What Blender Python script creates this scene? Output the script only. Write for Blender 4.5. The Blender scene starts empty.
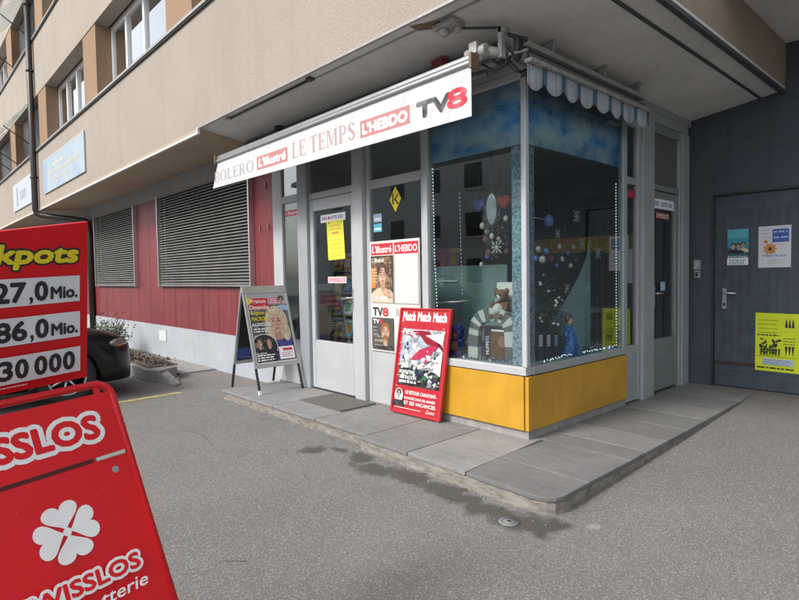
import bpy, math, random
from mathutils import Vector as V, Matrix
R = random.Random(7)
PI = math.pi
C = bpy.context.scene.collection
sc = bpy.context.scene

# ------------------------------------------------------------------ camera, sky, sun, exposure
cam_d = bpy.data.cameras.new('camera'); cam = bpy.data.objects.new('camera', cam_d); C.objects.link(cam)
fw = V((-0.73625016, 0.67543914, -0.04144477)); rt = V((0.67642204, 0.73634077, -0.01598421)); dn = V((0.01972111, -0.03980253, -0.99901293))
m = Matrix((rt, -dn, -fw)).transposed().to_4x4(); m.translation = V((2.55409, -3.70487, 1.42)); cam.matrix_world = m
cam_d.sensor_width = 36; cam_d.lens = 560 / 799 * 36; cam_d.clip_start = .05; cam_d.clip_end = 2000
sc.camera = cam
SUN_EL, SUN_AZ = 42, 190          # azimuth the light comes from, clockwise from +Y
w = bpy.data.worlds.new('World'); sc.world = w; w.use_nodes = True
nt = w.node_tree; nt.nodes.clear()
sky = nt.nodes.new('ShaderNodeTexSky'); sky.sky_type = 'NISHITA'; sky.sun_disc = False
sky.sun_elevation = math.radians(SUN_EL); sky.sun_rotation = math.radians(SUN_AZ); sky.dust_density = 3; sky.ozone_density = 1
hs = nt.nodes.new('ShaderNodeHueSaturation'); hs.inputs['Saturation'].default_value = .38
bg = nt.nodes.new('ShaderNodeBackground'); bg.inputs[1].default_value = .15
wo = nt.nodes.new('ShaderNodeOutputWorld')
nt.links.new(sky.outputs[0], hs.inputs['Color']); nt.links.new(hs.outputs[0], bg.inputs[0]); nt.links.new(bg.outputs[0], wo.inputs[0])
sl = bpy.data.lights.new('sun', 'SUN'); sl.energy = 1.3; sl.angle = math.radians(12); sl.color = (1, .96, .9)
so = bpy.data.objects.new('sun', sl); C.objects.link(so)
d = V((math.sin(math.radians(SUN_AZ)) * math.cos(math.radians(SUN_EL)), math.cos(math.radians(SUN_AZ)) * math.cos(math.radians(SUN_EL)), math.sin(math.radians(SUN_EL))))
so.rotation_euler = d.to_track_quat('Z', 'Y').to_euler()
sc.view_settings.view_transform = 'Standard'; sc.view_settings.look = 'None'; sc.view_settings.gamma = 1; sc.view_settings.exposure = .9
sc.view_settings.use_curve_mapping = False

# ------------------------------------------------------------------ materials
MATS = {}
def N(t, ty, **kw):
    n = t.nodes.new(ty)
    for k, v in kw.items(): setattr(n, k, v)
    return n
def mix(t, fac, a, b, bt='MIX'):
    n = N(t, 'ShaderNodeMix', data_type='RGBA', blend_type=bt)
    for s, val in ((n.inputs[0], fac), (n.inputs[6], a), (n.inputs[7], b)):
        if hasattr(val, 'links'): t.links.new(val, s)
        elif isinstance(val, (int, float)): s.default_value = val
        else: s.default_value = (*val, 1)
    return n.outputs[2]
def ramp(t, x, lo, hi, a=0., b=1.):
    n = N(t, 'ShaderNodeMapRange'); n.inputs[1].default_value = lo; n.inputs[2].default_value = hi; n.inputs[3].default_value = a; n.inputs[4].default_value = b
    t.links.new(x, n.inputs[0]); return n.outputs[0]
def noise(t, vec, scale, detail=4, rough=.55):
    n = N(t, 'ShaderNodeTexNoise'); n.inputs['Scale'].default_value = scale; n.inputs['Detail'].default_value = detail; n.inputs['Roughness'].default_value = rough
    t.links.new(vec, n.inputs['Vector']); return n.outputs['Fac']
def stretch(t, vec, s):
    n = N(t, 'ShaderNodeMapping'); n.inputs['Scale'].default_value = s; t.links.new(vec, n.inputs['Vector']); return n.outputs[0]
def math_(t, op, a, b=0.):
    n = N(t, 'ShaderNodeMath', operation=op)
    for s, val in ((n.inputs[0], a), (n.inputs[1], b)):
        if hasattr(val, 'links'): t.links.new(val, s)
        else: s.default_value = val
    return n.outputs[0]
def base(name):
    ma = bpy.data.materials.new(name); ma.use_nodes = True; t = ma.node_tree
    b = t.nodes['Principled BSDF']; g = N(t, 'ShaderNodeNewGeometry')
    return ma, t, b, g.outputs['Position']
def bump(t, b, h, strength=.3, dist=.01):
    n = N(t, 'ShaderNodeBump'); n.inputs['Strength'].default_value = strength; n.inputs['Distance'].default_value = dist
    t.links.new(h, n.inputs['Height']); t.links.new(n.outputs[0], b.inputs['Normal'])
def mat(name, col, rough=.6, metal=0, var=.12, scale=6, bmp=0, bscale=80, streak=None, emit=0, spec=.5, dirt=None, coat=0):
    """procedural paint/plaster/metal: colour broken up by two noises, optional vertical streaks of dirt and a fine bump"""
    if name in MATS: return MATS[name]
    ma, t, b, pos = base(name)
    b.inputs['Metallic'].default_value = metal; b.inputs['Specular IOR Level'].default_value = spec; b.inputs['Coat Weight'].default_value = coat
    n1 = noise(t, pos, scale)
    c = mix(t, ramp(t, n1, .3, .7), [x * (1 - var) for x in col], [min(1, x * (1 + var)) for x in col])
    if streak:
        s = noise(t, stretch(t, pos, (9, 9, .7)), 1.6, 5)
        c = mix(t, ramp(t, s, .52, .78, 0, streak), c, dirt or [x * .45 for x in col])
    t.links.new(c, b.inputs['Base Color'])
    t.links.new(ramp(t, n1, .2, .8, rough - .07, min(1, rough + .07)), b.inputs['Roughness'])
    if bmp: bump(t, b, noise(t, pos, bscale, 3), bmp, .01)
    if emit:
        b.inputs['Emission Color'].default_value = (*col, 1); b.inputs['Emission Strength'].default_value = emit
    MATS[name] = ma; return ma
def pm(name, col, rough=.45, **k):        # printed ink, plain paper
    return mat(name, col, rough, var=.05, scale=12, **k)

def stucco(name, a, bcol, stain=.35):
    ma, t, b, pos = base(name)
    f = noise(t, pos, 95, 5, .7); big = noise(t, pos, .9, 5); st = noise(t, stretch(t, pos, (3, 3, .35)), 1.5, 6, .65)
    c = mix(t, ramp(t, big, .3, .7), a, bcol)
    c = mix(t, ramp(t, st, .5, .8, 0, stain), c, [x * .62 for x in a])
    c = mix(t, ramp(t, f, .38, .62, .6, 0), c, [x * .5 for x in a])
    t.links.new(c, b.inputs['Base Color']); b.inputs['Roughness'].default_value = .95
    bump(t, b, f, .6, .012); MATS[name] = ma; return ma
def asphalt():
    ma, t, b, pos = base('asphalt')
    vo = N(t, 'ShaderNodeTexVoronoi'); vo.inputs['Scale'].default_value = 185; t.links.new(pos, vo.inputs['Vector'])
    sep = N(t, 'ShaderNodeSeparateColor'); t.links.new(vo.outputs['Color'], sep.inputs[0])
    big = noise(t, pos, .55, 8, .68); mid = noise(t, pos, 7, 6, .7)
    c = mix(t, ramp(t, big, .3, .7), (.158, .152, .144), (.232, .223, .211))
    c = mix(t, ramp(t, mid, .35, .7, 0, .35), c, (.17, .162, .152))
    c = mix(t, ramp(t, sep.outputs[0], .0, 1, 0, .7), c, (.085, .082, .079))
    c = mix(t, ramp(t, sep.outputs[1], .78, .95, 0, .5), c, (.46, .44, .41))
    # hairline cracks
    xsep = N(t, 'ShaderNodeSeparateXYZ'); t.links.new(pos, xsep.inputs[0])
    cr = N(t, 'ShaderNodeTexVoronoi', feature='DISTANCE_TO_EDGE'); cr.inputs['Scale'].default_value = .42
    wob = N(t, 'ShaderNodeTexNoise'); wob.inputs['Scale'].default_value = 3; wob.inputs['Detail'].default_value = 6; t.links.new(pos, wob.inputs['Vector'])
    vm = N(t, 'ShaderNodeVectorMath', operation='MULTIPLY_ADD'); t.links.new(wob.outputs['Color'], vm.inputs[0]); vm.inputs[1].default_value = (.5, .5, 0); t.links.new(pos, vm.inputs[2])
    t.links.new(vm.outputs[0], cr.inputs['Vector'])
    crk = math_(t, 'MULTIPLY', ramp(t, cr.outputs['Distance'], .0015, .006, 1, 0), math_(t, 'MULTIPLY', ramp(t, noise(t, pos, .9, 2), .5, .6), ramp(t, xsep.outputs[0], .2, .5, 1, 0)))
    c = mix(t, math_(t, 'MULTIPLY', crk, .75), c, (.03, .03, .03))
    # damp and oil stains below the kerb
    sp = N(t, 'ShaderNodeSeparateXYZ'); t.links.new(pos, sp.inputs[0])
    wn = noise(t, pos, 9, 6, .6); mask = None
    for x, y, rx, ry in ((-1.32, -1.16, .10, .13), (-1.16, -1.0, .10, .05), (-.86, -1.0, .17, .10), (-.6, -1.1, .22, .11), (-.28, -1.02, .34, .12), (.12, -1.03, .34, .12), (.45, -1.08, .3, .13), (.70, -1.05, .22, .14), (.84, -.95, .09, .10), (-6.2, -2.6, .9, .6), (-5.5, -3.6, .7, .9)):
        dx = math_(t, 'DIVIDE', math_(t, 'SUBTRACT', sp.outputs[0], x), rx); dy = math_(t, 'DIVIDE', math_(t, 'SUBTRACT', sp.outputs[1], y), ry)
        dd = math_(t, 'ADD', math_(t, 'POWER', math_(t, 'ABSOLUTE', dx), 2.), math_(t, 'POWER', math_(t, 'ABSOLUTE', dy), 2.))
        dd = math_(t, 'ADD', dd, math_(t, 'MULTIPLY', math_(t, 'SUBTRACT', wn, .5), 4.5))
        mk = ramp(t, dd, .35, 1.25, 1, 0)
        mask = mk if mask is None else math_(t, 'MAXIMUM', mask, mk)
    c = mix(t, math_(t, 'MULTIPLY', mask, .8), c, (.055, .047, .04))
    # a small pale patch of spilt mortar
    dx = math_(t, 'DIVIDE', math_(t, 'SUBTRACT', sp.outputs[0], 1.0), .035); dy = math_(t, 'DIVIDE', math_(t, 'SUBTRACT', sp.outputs[1], -.83), .05)
    dd = math_(t, 'ADD', math_(t, 'ADD', math_(t, 'MULTIPLY', dx, dx), math_(t, 'MULTIPLY', dy, dy)), math_(t, 'MULTIPLY', math_(t, 'SUBTRACT', wn, .5), 4))
    c = mix(t, ramp(t, dd, .1, 1.2, .28, 0), c, (.5, .49, .46))
    t.links.new(c, b.inputs['Base Color'])
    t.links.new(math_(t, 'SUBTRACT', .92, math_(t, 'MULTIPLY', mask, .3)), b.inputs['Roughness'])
    hsum = math_(t, 'SUBTRACT', math_(t, 'ADD', vo.outputs['Distance'], math_(t, 'MULTIPLY', mid, 1.0)), math_(t, 'MULTIPLY', crk, 2))
    bump(t, b, hsum, .5, .005); MATS['asphalt'] = ma; return ma
def glass(name, tint=(.8, .86, .84), f=1.35):
    ma = bpy.data.materials.new(name); ma.use_nodes = True; t = ma.node_tree; t.nodes.clear()
    o = N(t, 'ShaderNodeOutputMaterial'); mx = N(t, 'ShaderNodeMixShader'); tr = N(t, 'ShaderNodeBsdfTransparent'); gl = N(t, 'ShaderNodeBsdfGlossy')
    tr.inputs[0].default_value = (*tint, 1); gl.inputs['Roughness'].default_value = .012
    g = N(t, 'ShaderNodeNewGeometry'); nz = noise(t, g.outputs['Position'], 1.3, 2); bp = N(t, 'ShaderNodeBump'); bp.inputs['Strength'].default_value = .025; bp.inputs['Distance'].default_value = .05
    t.links.new(nz, bp.inputs['Height']); t.links.new(bp.outputs[0], gl.inputs['Normal'])
    dp = N(t, 'ShaderNodeVectorMath', operation='DOT_PRODUCT'); t.links.new(g.outputs['Normal'], dp.inputs[0]); t.links.new(g.outputs['Incoming'], dp.inputs[1])
    k = math_(t, 'POWER', math_(t, 'SUBTRACT', 1., math_(t, 'ABSOLUTE', dp.outputs['Value'])), 5.)
    mm = math_(t, 'MULTIPLY', math_(t, 'ADD', .04, math_(t, 'MULTIPLY', k, .96)), f); t.links.new(mm, mx.inputs[0]); t.links.new(tr.outputs[0], mx.inputs[1]); t.links.new(gl.outputs[0], mx.inputs[2]); t.links.new(mx.outputs[0], o.inputs[0])
    MATS[name] = ma; return ma
def two_tone(name, a, bcol, scale, lo, hi, rough=.7, kind='noise', st=(1, 1, 1), bmp=0):
    ma, t, b, pos = base(name); p = stretch(t, pos, st)
    if kind == 'noise': x = noise(t, p, scale, 6, .6)
    else:
        v = N(t, 'ShaderNodeTexVoronoi'); v.inputs['Scale'].default_value = scale; t.links.new(p, v.inputs['Vector']); x = v.outputs['Distance']
    t.links.new(mix(t, ramp(t, x, lo, hi), a, bcol), b.inputs['Base Color']); b.inputs['Roughness'].default_value = rough
    if bmp: bump(t, b, x, bmp, .02)
    MATS[name] = ma; return ma

M_wall = stucco('cream stucco', (.405, .355, .30), (.46, .40, .34), .3)
M_pier = stucco('ochre stucco', (.34, .225, .14), (.40, .26, .16), .3)
M_beam = stucco('shaded beam stucco', (.34, .265, .195), (.40, .32, .24), .3)  # browner than the wall: the beam's shade is put into its colour
M_soff = mat('soffit paint', (.60, .595, .58), .9, var=.1, scale=1.6, bmp=.15, bscale=60, streak=.25)
M_soffb = mat('beige soffit paint', (.42, .34, .26), .9, var=.08, scale=1.6, bmp=.15, bscale=60)
M_lint = mat('grey lintel paint', (.33, .33, .335), .9, var=.08, scale=2)
M_red = mat('red cladding paint', (.18, .026, .034), .5, var=.14, scale=1.5, streak=.3, dirt=(.27, .13, .135))
M_plinth = mat('white plinth paint', (.375, .40, .43), .8, var=.08, scale=2, bmp=.12, bscale=90, streak=.3, dirt=(.25, .26, .27))
M_frame = mat('white frame paint', (.44, .455, .47), .42, var=.05, scale=4, streak=.12, dirt=(.36, .36, .35))
M_post = mat('grey frame paint', (.30, .325, .35), .42, var=.07, scale=3, streak=.15)
M_sidef = mat('weathered grey frame paint', (.31, .34, .345), .5, var=.08, scale=3, streak=.2)
M_doorp = mat('green grey door paint', (.20, .235, .225), .5, var=.08, scale=3, streak=.2)
M_alu = mat('aluminium', (.62, .63, .64), .35, .85, var=.06, scale=9)
M_dk = mat('dark metal', (.05, .05, .052), .45, .4, var=.2)
M_blk = mat('black plastic', (.018, .018, .02), .4, var=.1)
M_zinc = mat('zinc sheet', (.36, .36, .36), .5, .5, var=.12, scale=12)
M_strip = mat('dark drip strip', (.07, .075, .075), .6, .2, var=.2, scale=8)
M_white = mat('white plastic', (.78, .78, .77), .4, var=.03)
M_yel = mat('yellow panel', (.53, .285, .024), .42, var=.14, scale=3, streak=.25, dirt=(.38, .2, .02), coat=.1)
M_concrete = mat('concrete', (.30, .29, .275), .95, var=.2, scale=9, bmp=.4, bscale=70, streak=.3)
M_dwall = mat('blue grey wall paint', (.055, .067, .086), .7, var=.12, scale=3, bmp=.12, bscale=40, streak=.3)
M_ddoor = mat('blue grey metal door paint', (.056, .071, .095), .5, var=.22, scale=6, streak=.4, dirt=(.03, .035, .045))
M_pipe = mat('brown pipe', (.045, .04, .038), .4, .3, var=.15)
M_int = mat('interior wall', (.30, .32, .33), .9, var=.1)
M_intd = mat('interior dark', (.045, .042, .04), .9, var=.2)
M_g = glass('window glass', (.86, .91, .90), 2.3); M_gs = glass('sky reflecting glass', (.6, .65, .66), 4.5)
M_rust = two_tone('rust', (.12, .05, .03), (.30, .20, .14), 30, .3, .7, .9, bmp=.4)
ASPH = asphalt()

# ------------------------------------------------------------------ mesh builder
ORG = {}
class MB:
    def __init__(s): s.v = []; s.f = []; s.m = []; s.mats = []; s.sm = []
    def mi(s, ma):
        if ma not in s.mats: s.mats.append(ma)
        return s.mats.index(ma)
    def add(s, vs, fs, ma, smooth=False):
        k = len(s.v); s.v += [V(p) for p in vs]; i = s.mi(ma)
        for f in fs: s.f.append([k + j for j in f]); s.m.append(i); s.sm.append(smooth)
    def box(s, x0, y0, z0, x1, y1, z1, ma):
        x0, x1 = sorted((x0, x1)); y0, y1 = sorted((y0, y1)); z0, z1 = sorted((z0, z1))
        s.add([(x0, y0, z0), (x1, y0, z0), (x1, y1, z0), (x0, y1, z0), (x0, y0, z1), (x1, y0, z1), (x1, y1, z1), (x0, y1, z1)],
              [(0, 3, 2, 1), (4, 5, 6, 7), (0, 1, 5, 4), (1, 2, 6, 5), (2, 3, 7, 6), (3, 0, 4, 7)], ma)
    def fbox(s, O, u, v, n, a0, a1, b0, b1, c0, c1, ma):
        P = [O + u * a + v * b + n * c for c in (c0, c1) for a, b in ((a0, b0), (a1, b0), (a1, b1), (a0, b1))]
        s.add(P, [(0, 3, 2, 1), (4, 5, 6, 7), (0, 1, 5, 4), (1, 2, 6, 5), (2, 3, 7, 6), (3, 0, 4, 7)], ma)
    def prism(s, pts, d, ma):
        n = len(pts); d = V(d); P = [V(p) for p in pts]; Q = [p + d for p in P]
        s.add(P + Q, [tuple(range(n - 1, -1, -1)), tuple(range(n, 2 * n))] + [(i, (i + 1) % n, n + (i + 1) % n, n + i) for i in range(n)], ma)
    def tube(s, path, r, ma, seg=8, r1=None, closed=False):
        P = [V(p) for p in path]; n = len(P); vs = []; fs = []; up = None
        for i, p in enumerate(P):
            if closed: t = P[(i + 1) % n] - P[i - 1]
            else: t = P[min(i + 1, n - 1)] - P[max(i - 1, 0)]
            t.normalize()
            if up is None: up = t.orthogonal().normalized()
            up = (up - t * up.dot(t)).normalized(); sd = t.cross(up)
            rr = r if r1 is None else r + (r1 - r) * i / (n - 1)
            vs += [p + (up * math.cos(2 * PI * k / seg) + sd * math.sin(2 * PI * k / seg)) * rr for k in range(seg)]
        for i in range(n if closed else n - 1):
            j = (i + 1) % n
            fs += [(i * seg + k, i * seg + (k + 1) % seg, j * seg + (k + 1) % seg, j * seg + k) for k in range(seg)]
        if not closed: fs += [tuple(range(seg - 1, -1, -1)), tuple((n - 1) * seg + k for k in range(seg))]
        s.add(vs, fs, ma, True)
    def ball(s, c, r, ma, sx=1, sy=1, sz=1, seg=12, rings=8, rotz=0):
        vs = []; fs = []; c = V(c); rm = Matrix.Rotation(rotz, 3, 'Z')
        for i in range(rings + 1):
            th = PI * i / rings
            for k in range(seg):
                ph = 2 * PI * k / seg
                vs.append(c + rm @ V((r * sx * math.sin(th) * math.cos(ph), r * sy * math.sin(th) * math.sin(ph), r * sz * math.cos(th))))
        for i in range(rings): fs += [(i * seg + k, (i + 1) * seg + k, (i + 1) * seg + (k + 1) % seg, i * seg + (k + 1) % seg) for k in range(seg)]
        s.add(vs, fs, ma, True)
    def build(s, name, parent=None, org=None, bevel=0, label=None, cat=None, group=None, kind=None, solid=0):
        if org is None:
            if parent is not None: org = ORG[parent.name]
            else:
                xs = [p.x for p in s.v]; ys = [p.y for p in s.v]; zs = [p.z for p in s.v]
                org = V(((min(xs) + max(xs)) / 2, (min(ys) + max(ys)) / 2, min(zs)))
        org = V(org); me = bpy.data.meshes.new(name); me.from_pydata([tuple(p - org) for p in s.v], [], s.f)
        for ma in s.mats: me.materials.append(ma)
        me.polygons.foreach_set('material_index', s.m); me.polygons.foreach_set('use_smooth', s.sm); me.update(); me.validate()
        o = bpy.data.objects.new(name, me); C.objects.link(o)
        if parent is not None: o.parent = parent; o.location = org - ORG[parent.name]
        else: o.location = org
        ORG[o.name] = org
        if bevel:
            b = o.modifiers.new('bevel', 'BEVEL'); b.width = bevel; b.segments = 2; b.limit_method = 'ANGLE'; b.angle_limit = .6
        tag(o, label, cat, group, kind); return o
def tag(o, label=None, cat=None, group=None, kind=None):
    if label: o['label'] = label
    if cat: o['category'] = cat
    if group: o['group'] = group
    if kind: o['kind'] = kind
def empty(name, loc, label, cat, group=None, kind=None):
    o = bpy.data.objects.new(name, None); C.objects.link(o); o.location = V(loc); ORG[o.name] = V(loc); tag(o, label, cat, group, kind); return o
def part(name, parent, fn, bevel=0, label=None, kind=None):
    b = MB(); fn(b); return b.build(name, parent, bevel=bevel, label=label, kind=kind)
def boxes(name, parent, ma, *bs, bevel=0, label=None, kind=None):
    b = MB()
    for q in bs: b.box(*q, ma)
    return b.build(name, parent, bevel=bevel, label=label, kind=kind)
def copy_tree(o, parent=None):
    c = o.copy(); C.objects.link(c); c.parent = parent
    for ch in [x for x in bpy.data.objects if x.parent == o and x != c]: copy_tree(ch, c)
    return c

# text -> flat mesh; cached
def text_data(s, bold=0, shear=0):
    cu = bpy.data.curves.new('t', 'FONT'); cu.body = s; cu.size = 1; cu.offset = bold; cu.shear = shear; cu.resolution_u = 3; cu.fill_mode = 'FRONT'
    ob = bpy.data.objects.new('t', cu); me = bpy.data.meshes.new_from_object(ob)
    vs = [v.co.copy() for v in me.vertices]; fs = [tuple(p.vertices) for p in me.polygons]
    bpy.data.objects.remove(ob); bpy.data.meshes.remove(me); bpy.data.curves.remove(cu); return vs, fs
def serif(ch):                    # thick and thin strokes with hairline serifs, unit cap height
    T = .15; t = .045; P = []
    def r(x0, y0, x1, y1): P.append([(x0, y0), (x1, y0), (x1, y1), (x0, y1)])
    def ring(cx, cy, rx, ry, ix, iy, a0, a1, n=18):
        o = [(cx + rx * math.cos(a0 + (a1 - a0) * i / n), cy + ry * math.sin(a0 + (a1 - a0) * i / n)) for i in range(n + 1)]
        q = [(cx + ix * math.cos(a0 + (a1 - a0) * i / n), cy + iy * math.sin(a0 + (a1 - a0) * i / n)) for i in range(n + 1)]
        for i in range(n): P.append([o[i], o[i + 1], q[i + 1], q[i]])
    def stem(x): r(x - .06, 0, x + T + .06, t); r(x - .06, 1 - t, x + T + .06, 1); r(x, t, x + T, 1 - t)
    W = .7
    if ch in 'BPR':
        stem(.08); W = .64; r(.23, 1 - t, .36, 1); r(.23, .48, .36, .48 + t); ring(.36, .74, .24, .26, .11, .215, -PI / 2, PI / 2)
        if ch == 'B': r(.23, 0, .38, t); ring(.38, .262, .27, .262, .13, .215, -PI / 2, PI / 2)
        if ch == 'R': P.append([(.33, .48), (.47, .48), (.68, 0), (.52, 0)]); r(.5, -.002, .76, .04); W = .74
    elif ch == 'O': ring(.42, .5, .40, .515, .25, .47, 0, 2 * PI, 28); W = .84
    elif ch in 'LE':
        stem(.08); W = .62; r(.23, 0, .6, t); P.append([(.56, t), (.6, t), (.6, .26)])
        if ch == 'E': r(.23, 1 - t, .58, 1); P.append([(.54, 1 - t), (.58, .76), (.58, 1 - t)]); r(.23, .49, .44, .49 + t); r(.44, .41, .465, .62)
    elif ch == 'T': r(.0, 1 - t, .66, 1); r(.255, 0, .405, 1 - t); r(.19, 0, .47, t * .9); P.append([(0, 1 - t), (0, .76), (.04, 1 - t)]); P.append([(.66, 1 - t), (.62, 1 - t), (.66, .76)]); W = .66
    elif ch == 'M':
        r(.08, .04, .12, .96); r(0, 0, .2, .04); r(0, .96, .2, 1); P.append([(.12, .96), (.26, .96), (.49, .12), (.42, .0)]); P.append([(.42, 0), (.49, .12), (.72, .96), (.68, .96)]); r(.72, .04, .87, .96); r(.66, 0, .93, .04); r(.7, .96, .93, 1); W = .93
    elif ch == 'S':
        ring(.28, .735, .25, .265, .12, .22, .25, 1.5 * PI - .5); ring(.28, .262, .27, .265, .12, .215, -PI + .2, .5 * PI - .5 + .35)
        P.append([(.06, .66), (.19, .77), (.50, .42), (.37, .30)]); W = .56
    return P, W
class Flat:
    """printed matter: shapes laid on a plane, each layer a hair above the last"""
    def __init__(s, mb, O, u, v, step=.00014, lift=.0008, curve=None):
        s.mb = mb; s.O = V(O); s.u = V(u).normalized(); s.v = V(v).normalized(); s.n = s.u.cross(s.v).normalized(); s.l = lift; s.st = step; s.clip = None
    def P(s, a, b): return s.O + s.u * a + s.v * b + s.n * s.l
    def nx(s): s.l += s.st
    def cut(s, pts):
        for ax, lim, sg in ((0, s.clip[0], 1), (1, s.clip[1], 1), (0, s.clip[2], -1), (1, s.clip[3], -1)):
            out = []
            for i, p in enumerate(pts):
                q = pts[i - 1]; ip = (p[ax] - lim) * sg >= 0; iq = (q[ax] - lim) * sg >= 0
                if ip != iq: t = (lim - q[ax]) / (p[ax] - q[ax]); out.append((q[0] + (p[0] - q[0]) * t, q[1] + (p[1] - q[1]) * t))
                if ip: out.append(p)
            pts = out
            if len(pts) < 3: return []
        return pts
    def shards(s, a0, b0, a1, b1, n, size, mats, seed=1, st=(1, 1)):
        rr = random.Random(seed)
        for i in range(n):
            a, b, k = rr.uniform(a0, a1), rr.uniform(b0, b1), rr.randint(4, 7); r = size * rr.uniform(.4, 1.2)
            pts = [(a + r * st[0] * rr.uniform(.5, 1.2) * math.cos(2 * PI * j / k), b + r * st[1] * rr.uniform(.5, 1.2) * math.sin(2 * PI * j / k)) for j in range(k)]
            pts = [(min(a1, max(a0, x)), min(b1, max(b0, y))) for x, y in pts]
            s.mb.add([s.P(*p) for p in pts], [tuple(range(len(pts)))], mats[rr.randrange(len(mats))]); s.l += .00003
        s.nx()
    def poly(s, pts, ma):
        if s.clip:
            pts = s.cut(pts)
            if not pts: return
        s.poly_(pts, ma)
    def poly_(s, pts, ma): s.mb.add([s.P(*p) for p in pts], [tuple(range(len(pts)))], ma); s.nx()
    def polys(s, L, ma):
        for pts in L: s.mb.add([s.P(*p) for p in pts], [tuple(range(len(pts)))], ma)
        s.nx()
    def rect(s, a0, b0, a1, b1, ma): s.poly([(a0, b0), (a1, b0), (a1, b1), (a0, b1)], ma)
    def ell(s, a, b, ra, rb, ma, n=22, t0=0, t1=2 * PI, rot=0):
        c, q = math.cos(rot), math.sin(rot); pts = []
        for i in range(n + (t1 - t0 < 6)):
            x = ra * math.cos(t0 + (t1 - t0) * i / n); y = rb * math.sin(t0 + (t1 - t0) * i / n); pts.append((a + x * c - y * q, b + x * q + y * c))
        s.poly(pts, ma)
    def text(s, tx, a, b, h, w_, ma, bold=0, shear=0, rot=0, x0=None):
        vs, fs = text_data(tx, 0, shear)
        X0 = min(p.x for p in vs); X1 = max(p.x for p in vs); Y0 = min(p.y for p in vs); Y1 = max(p.y for p in vs)
        c, q = math.cos(rot), math.sin(rot); r = bold * h * .9; kx = (w_ - 2 * r) / (X1 - X0); ky = (h - 2 * r) / (Y1 - Y0)
        offs = [(0, 0)] if not bold else [(r * math.cos(k * PI / 4), r * math.sin(k * PI / 4)) for k in range(8)] + [(0, 0)]
        for k, (ox, oy) in enumerate(offs):
            P = []
            for p in vs:
                x = (p.x - X0) * kx + ox + r; y = (p.y - Y0) * ky + oy + r; P.append(s.P(a + x * c - y * q, b + x * q + y * c) + s.n * (.000015 * k))
            s.mb.add(P, fs, ma)
        s.nx()
    def serif(s, tx, a, b, h, w_, ma, gap=.1):
        tot = 0; G = []
        for ch in tx:
            if ch == ' ': tot += .32; continue
            p, W = serif(ch); G.append((tot, p)); tot += W + gap
        tot -= gap; k = w_ / tot; L = []
        for x0, p in G: L += [[(a + (x0 + x) * k, b + y * h) for x, y in q] for q in p]
        for i, q in enumerate(L): s.mb.add([s.P(*p) + s.n * (.00004 * (i % 5)) for p in q], [tuple(range(len(q)))], ma)
        s.nx(); s.nx()
    def outlined(s, tx, a, b, h, w_, ma_in, ma_out, grow=.09, bold=.02, shear=0):
        """heavy letters with a fat outline of their own: copies shifted round a circle"""
        vs, fs = text_data(tx, 0, shear); X0 = min(p.x for p in vs); X1 = max(p.x for p in vs); Y0 = min(p.y for p in vs); Y1 = max(p.y for p in vs)
        kx = w_ / (X1 - X0); ky = h / (Y1 - Y0)
        for col, r, n, dl in ((ma_out, (bold + grow) * h, 16, 0), (ma_out, (bold + grow) * h * .5, 8, .0004), (ma_in, bold * h, 10, .0008), (ma_in, 0, 1, .0011)):
            for k in range(n):
                ox = r * math.cos(2 * PI * k / n); oy = r * math.sin(2 * PI * k / n)
                s.mb.add([s.P(a + (p.x - X0) * kx + ox, b + (p.y - Y0) * ky + oy) + s.n * (dl + .00002 * k) for p in vs], fs, col)
        s.l += .0016
    def lines(s, a0, b0, a1, n, pitch, h, ma, seed=1):
        rr = random.Random(seed); L = []
        for i in range(n):
            x = a0; y = b0 - i * pitch; end = a1 - rr.random() * .15 * (a1 - a0)
            while x < end:
                ww = min(rr.uniform(1.2, 5) * h, end - x); L.append([(x, y), (x + ww, y), (x + ww, y + h), (x, y + h)]); x += ww + h * .7
        s.polys(L, ma)
    def person(s, a, b, h, skin, hair, top, long=False, shade=None, beard=False):
        """head and shoulders, (a,b) = chin, h = head height"""
        sh = shade or skin
        s.poly([(a - h * 1.05, b - h * 1.05), (a + h * 1.05, b - h * 1.05), (a + h * .95, b - h * .55), (a + h * .5, b - h * .28), (a - h * .5, b - h * .28), (a - h * .95, b - h * .55)], top)
        if long: s.ell(a, b + h * .42, h * .56, h * .78, hair); s.ell(a - h * .42, b - .02 * h, h * .2, h * .4, hair); s.ell(a + h * .42, b - .02 * h, h * .2, h * .4, hair)
        s.poly([(a - h * .17, b - h * .35), (a + h * .17, b - h * .35), (a + h * .18, b + h * .2), (a - h * .18, b + h * .2)], sh)
        if not long: s.ell(a, b + h * .62, h * .42, h * .45, hair)
        s.ell(a, b + h * .43, h * .33, h * .45, skin)
        s.ell(a, b + h * .9, h * .36, h * .2, hair, t0=0, t1=PI)
        s.ell(a - .3 * h, b + h * .72, h * .12, h * .26, hair, rot=-.4); s.ell(a + .3 * h, b + h * .72, h * .12, h * .26, hair, rot=.4)
        if beard: s.ell(a, b + h * .14, h * .26, h * .18, hair)
        ey = pm('ink brown black', (.03, .02, .018))
        for q in (-1, 1):
            s.ell(a + q * h * .14, b + h * .5, h * .06, h * .028, ey); s.poly([(a + q * h * .06, b + h * .58), (a + q * h * .23, b + h * .6), (a + q * h * .23, b + h * .63), (a + q * h * .06, b + h * .61)], ey)
        s.poly([(a - .02 * h, b + h * .48), (a + h * .07, b + h * .3), (a - .05 * h, b + h * .29)], sh if shade else pm('nose shade', (.42, .24, .17)))
        s.ell(a, b + h * .17, h * .12, h * .035, pm('lip', (.45, .11, .1)))
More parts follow.
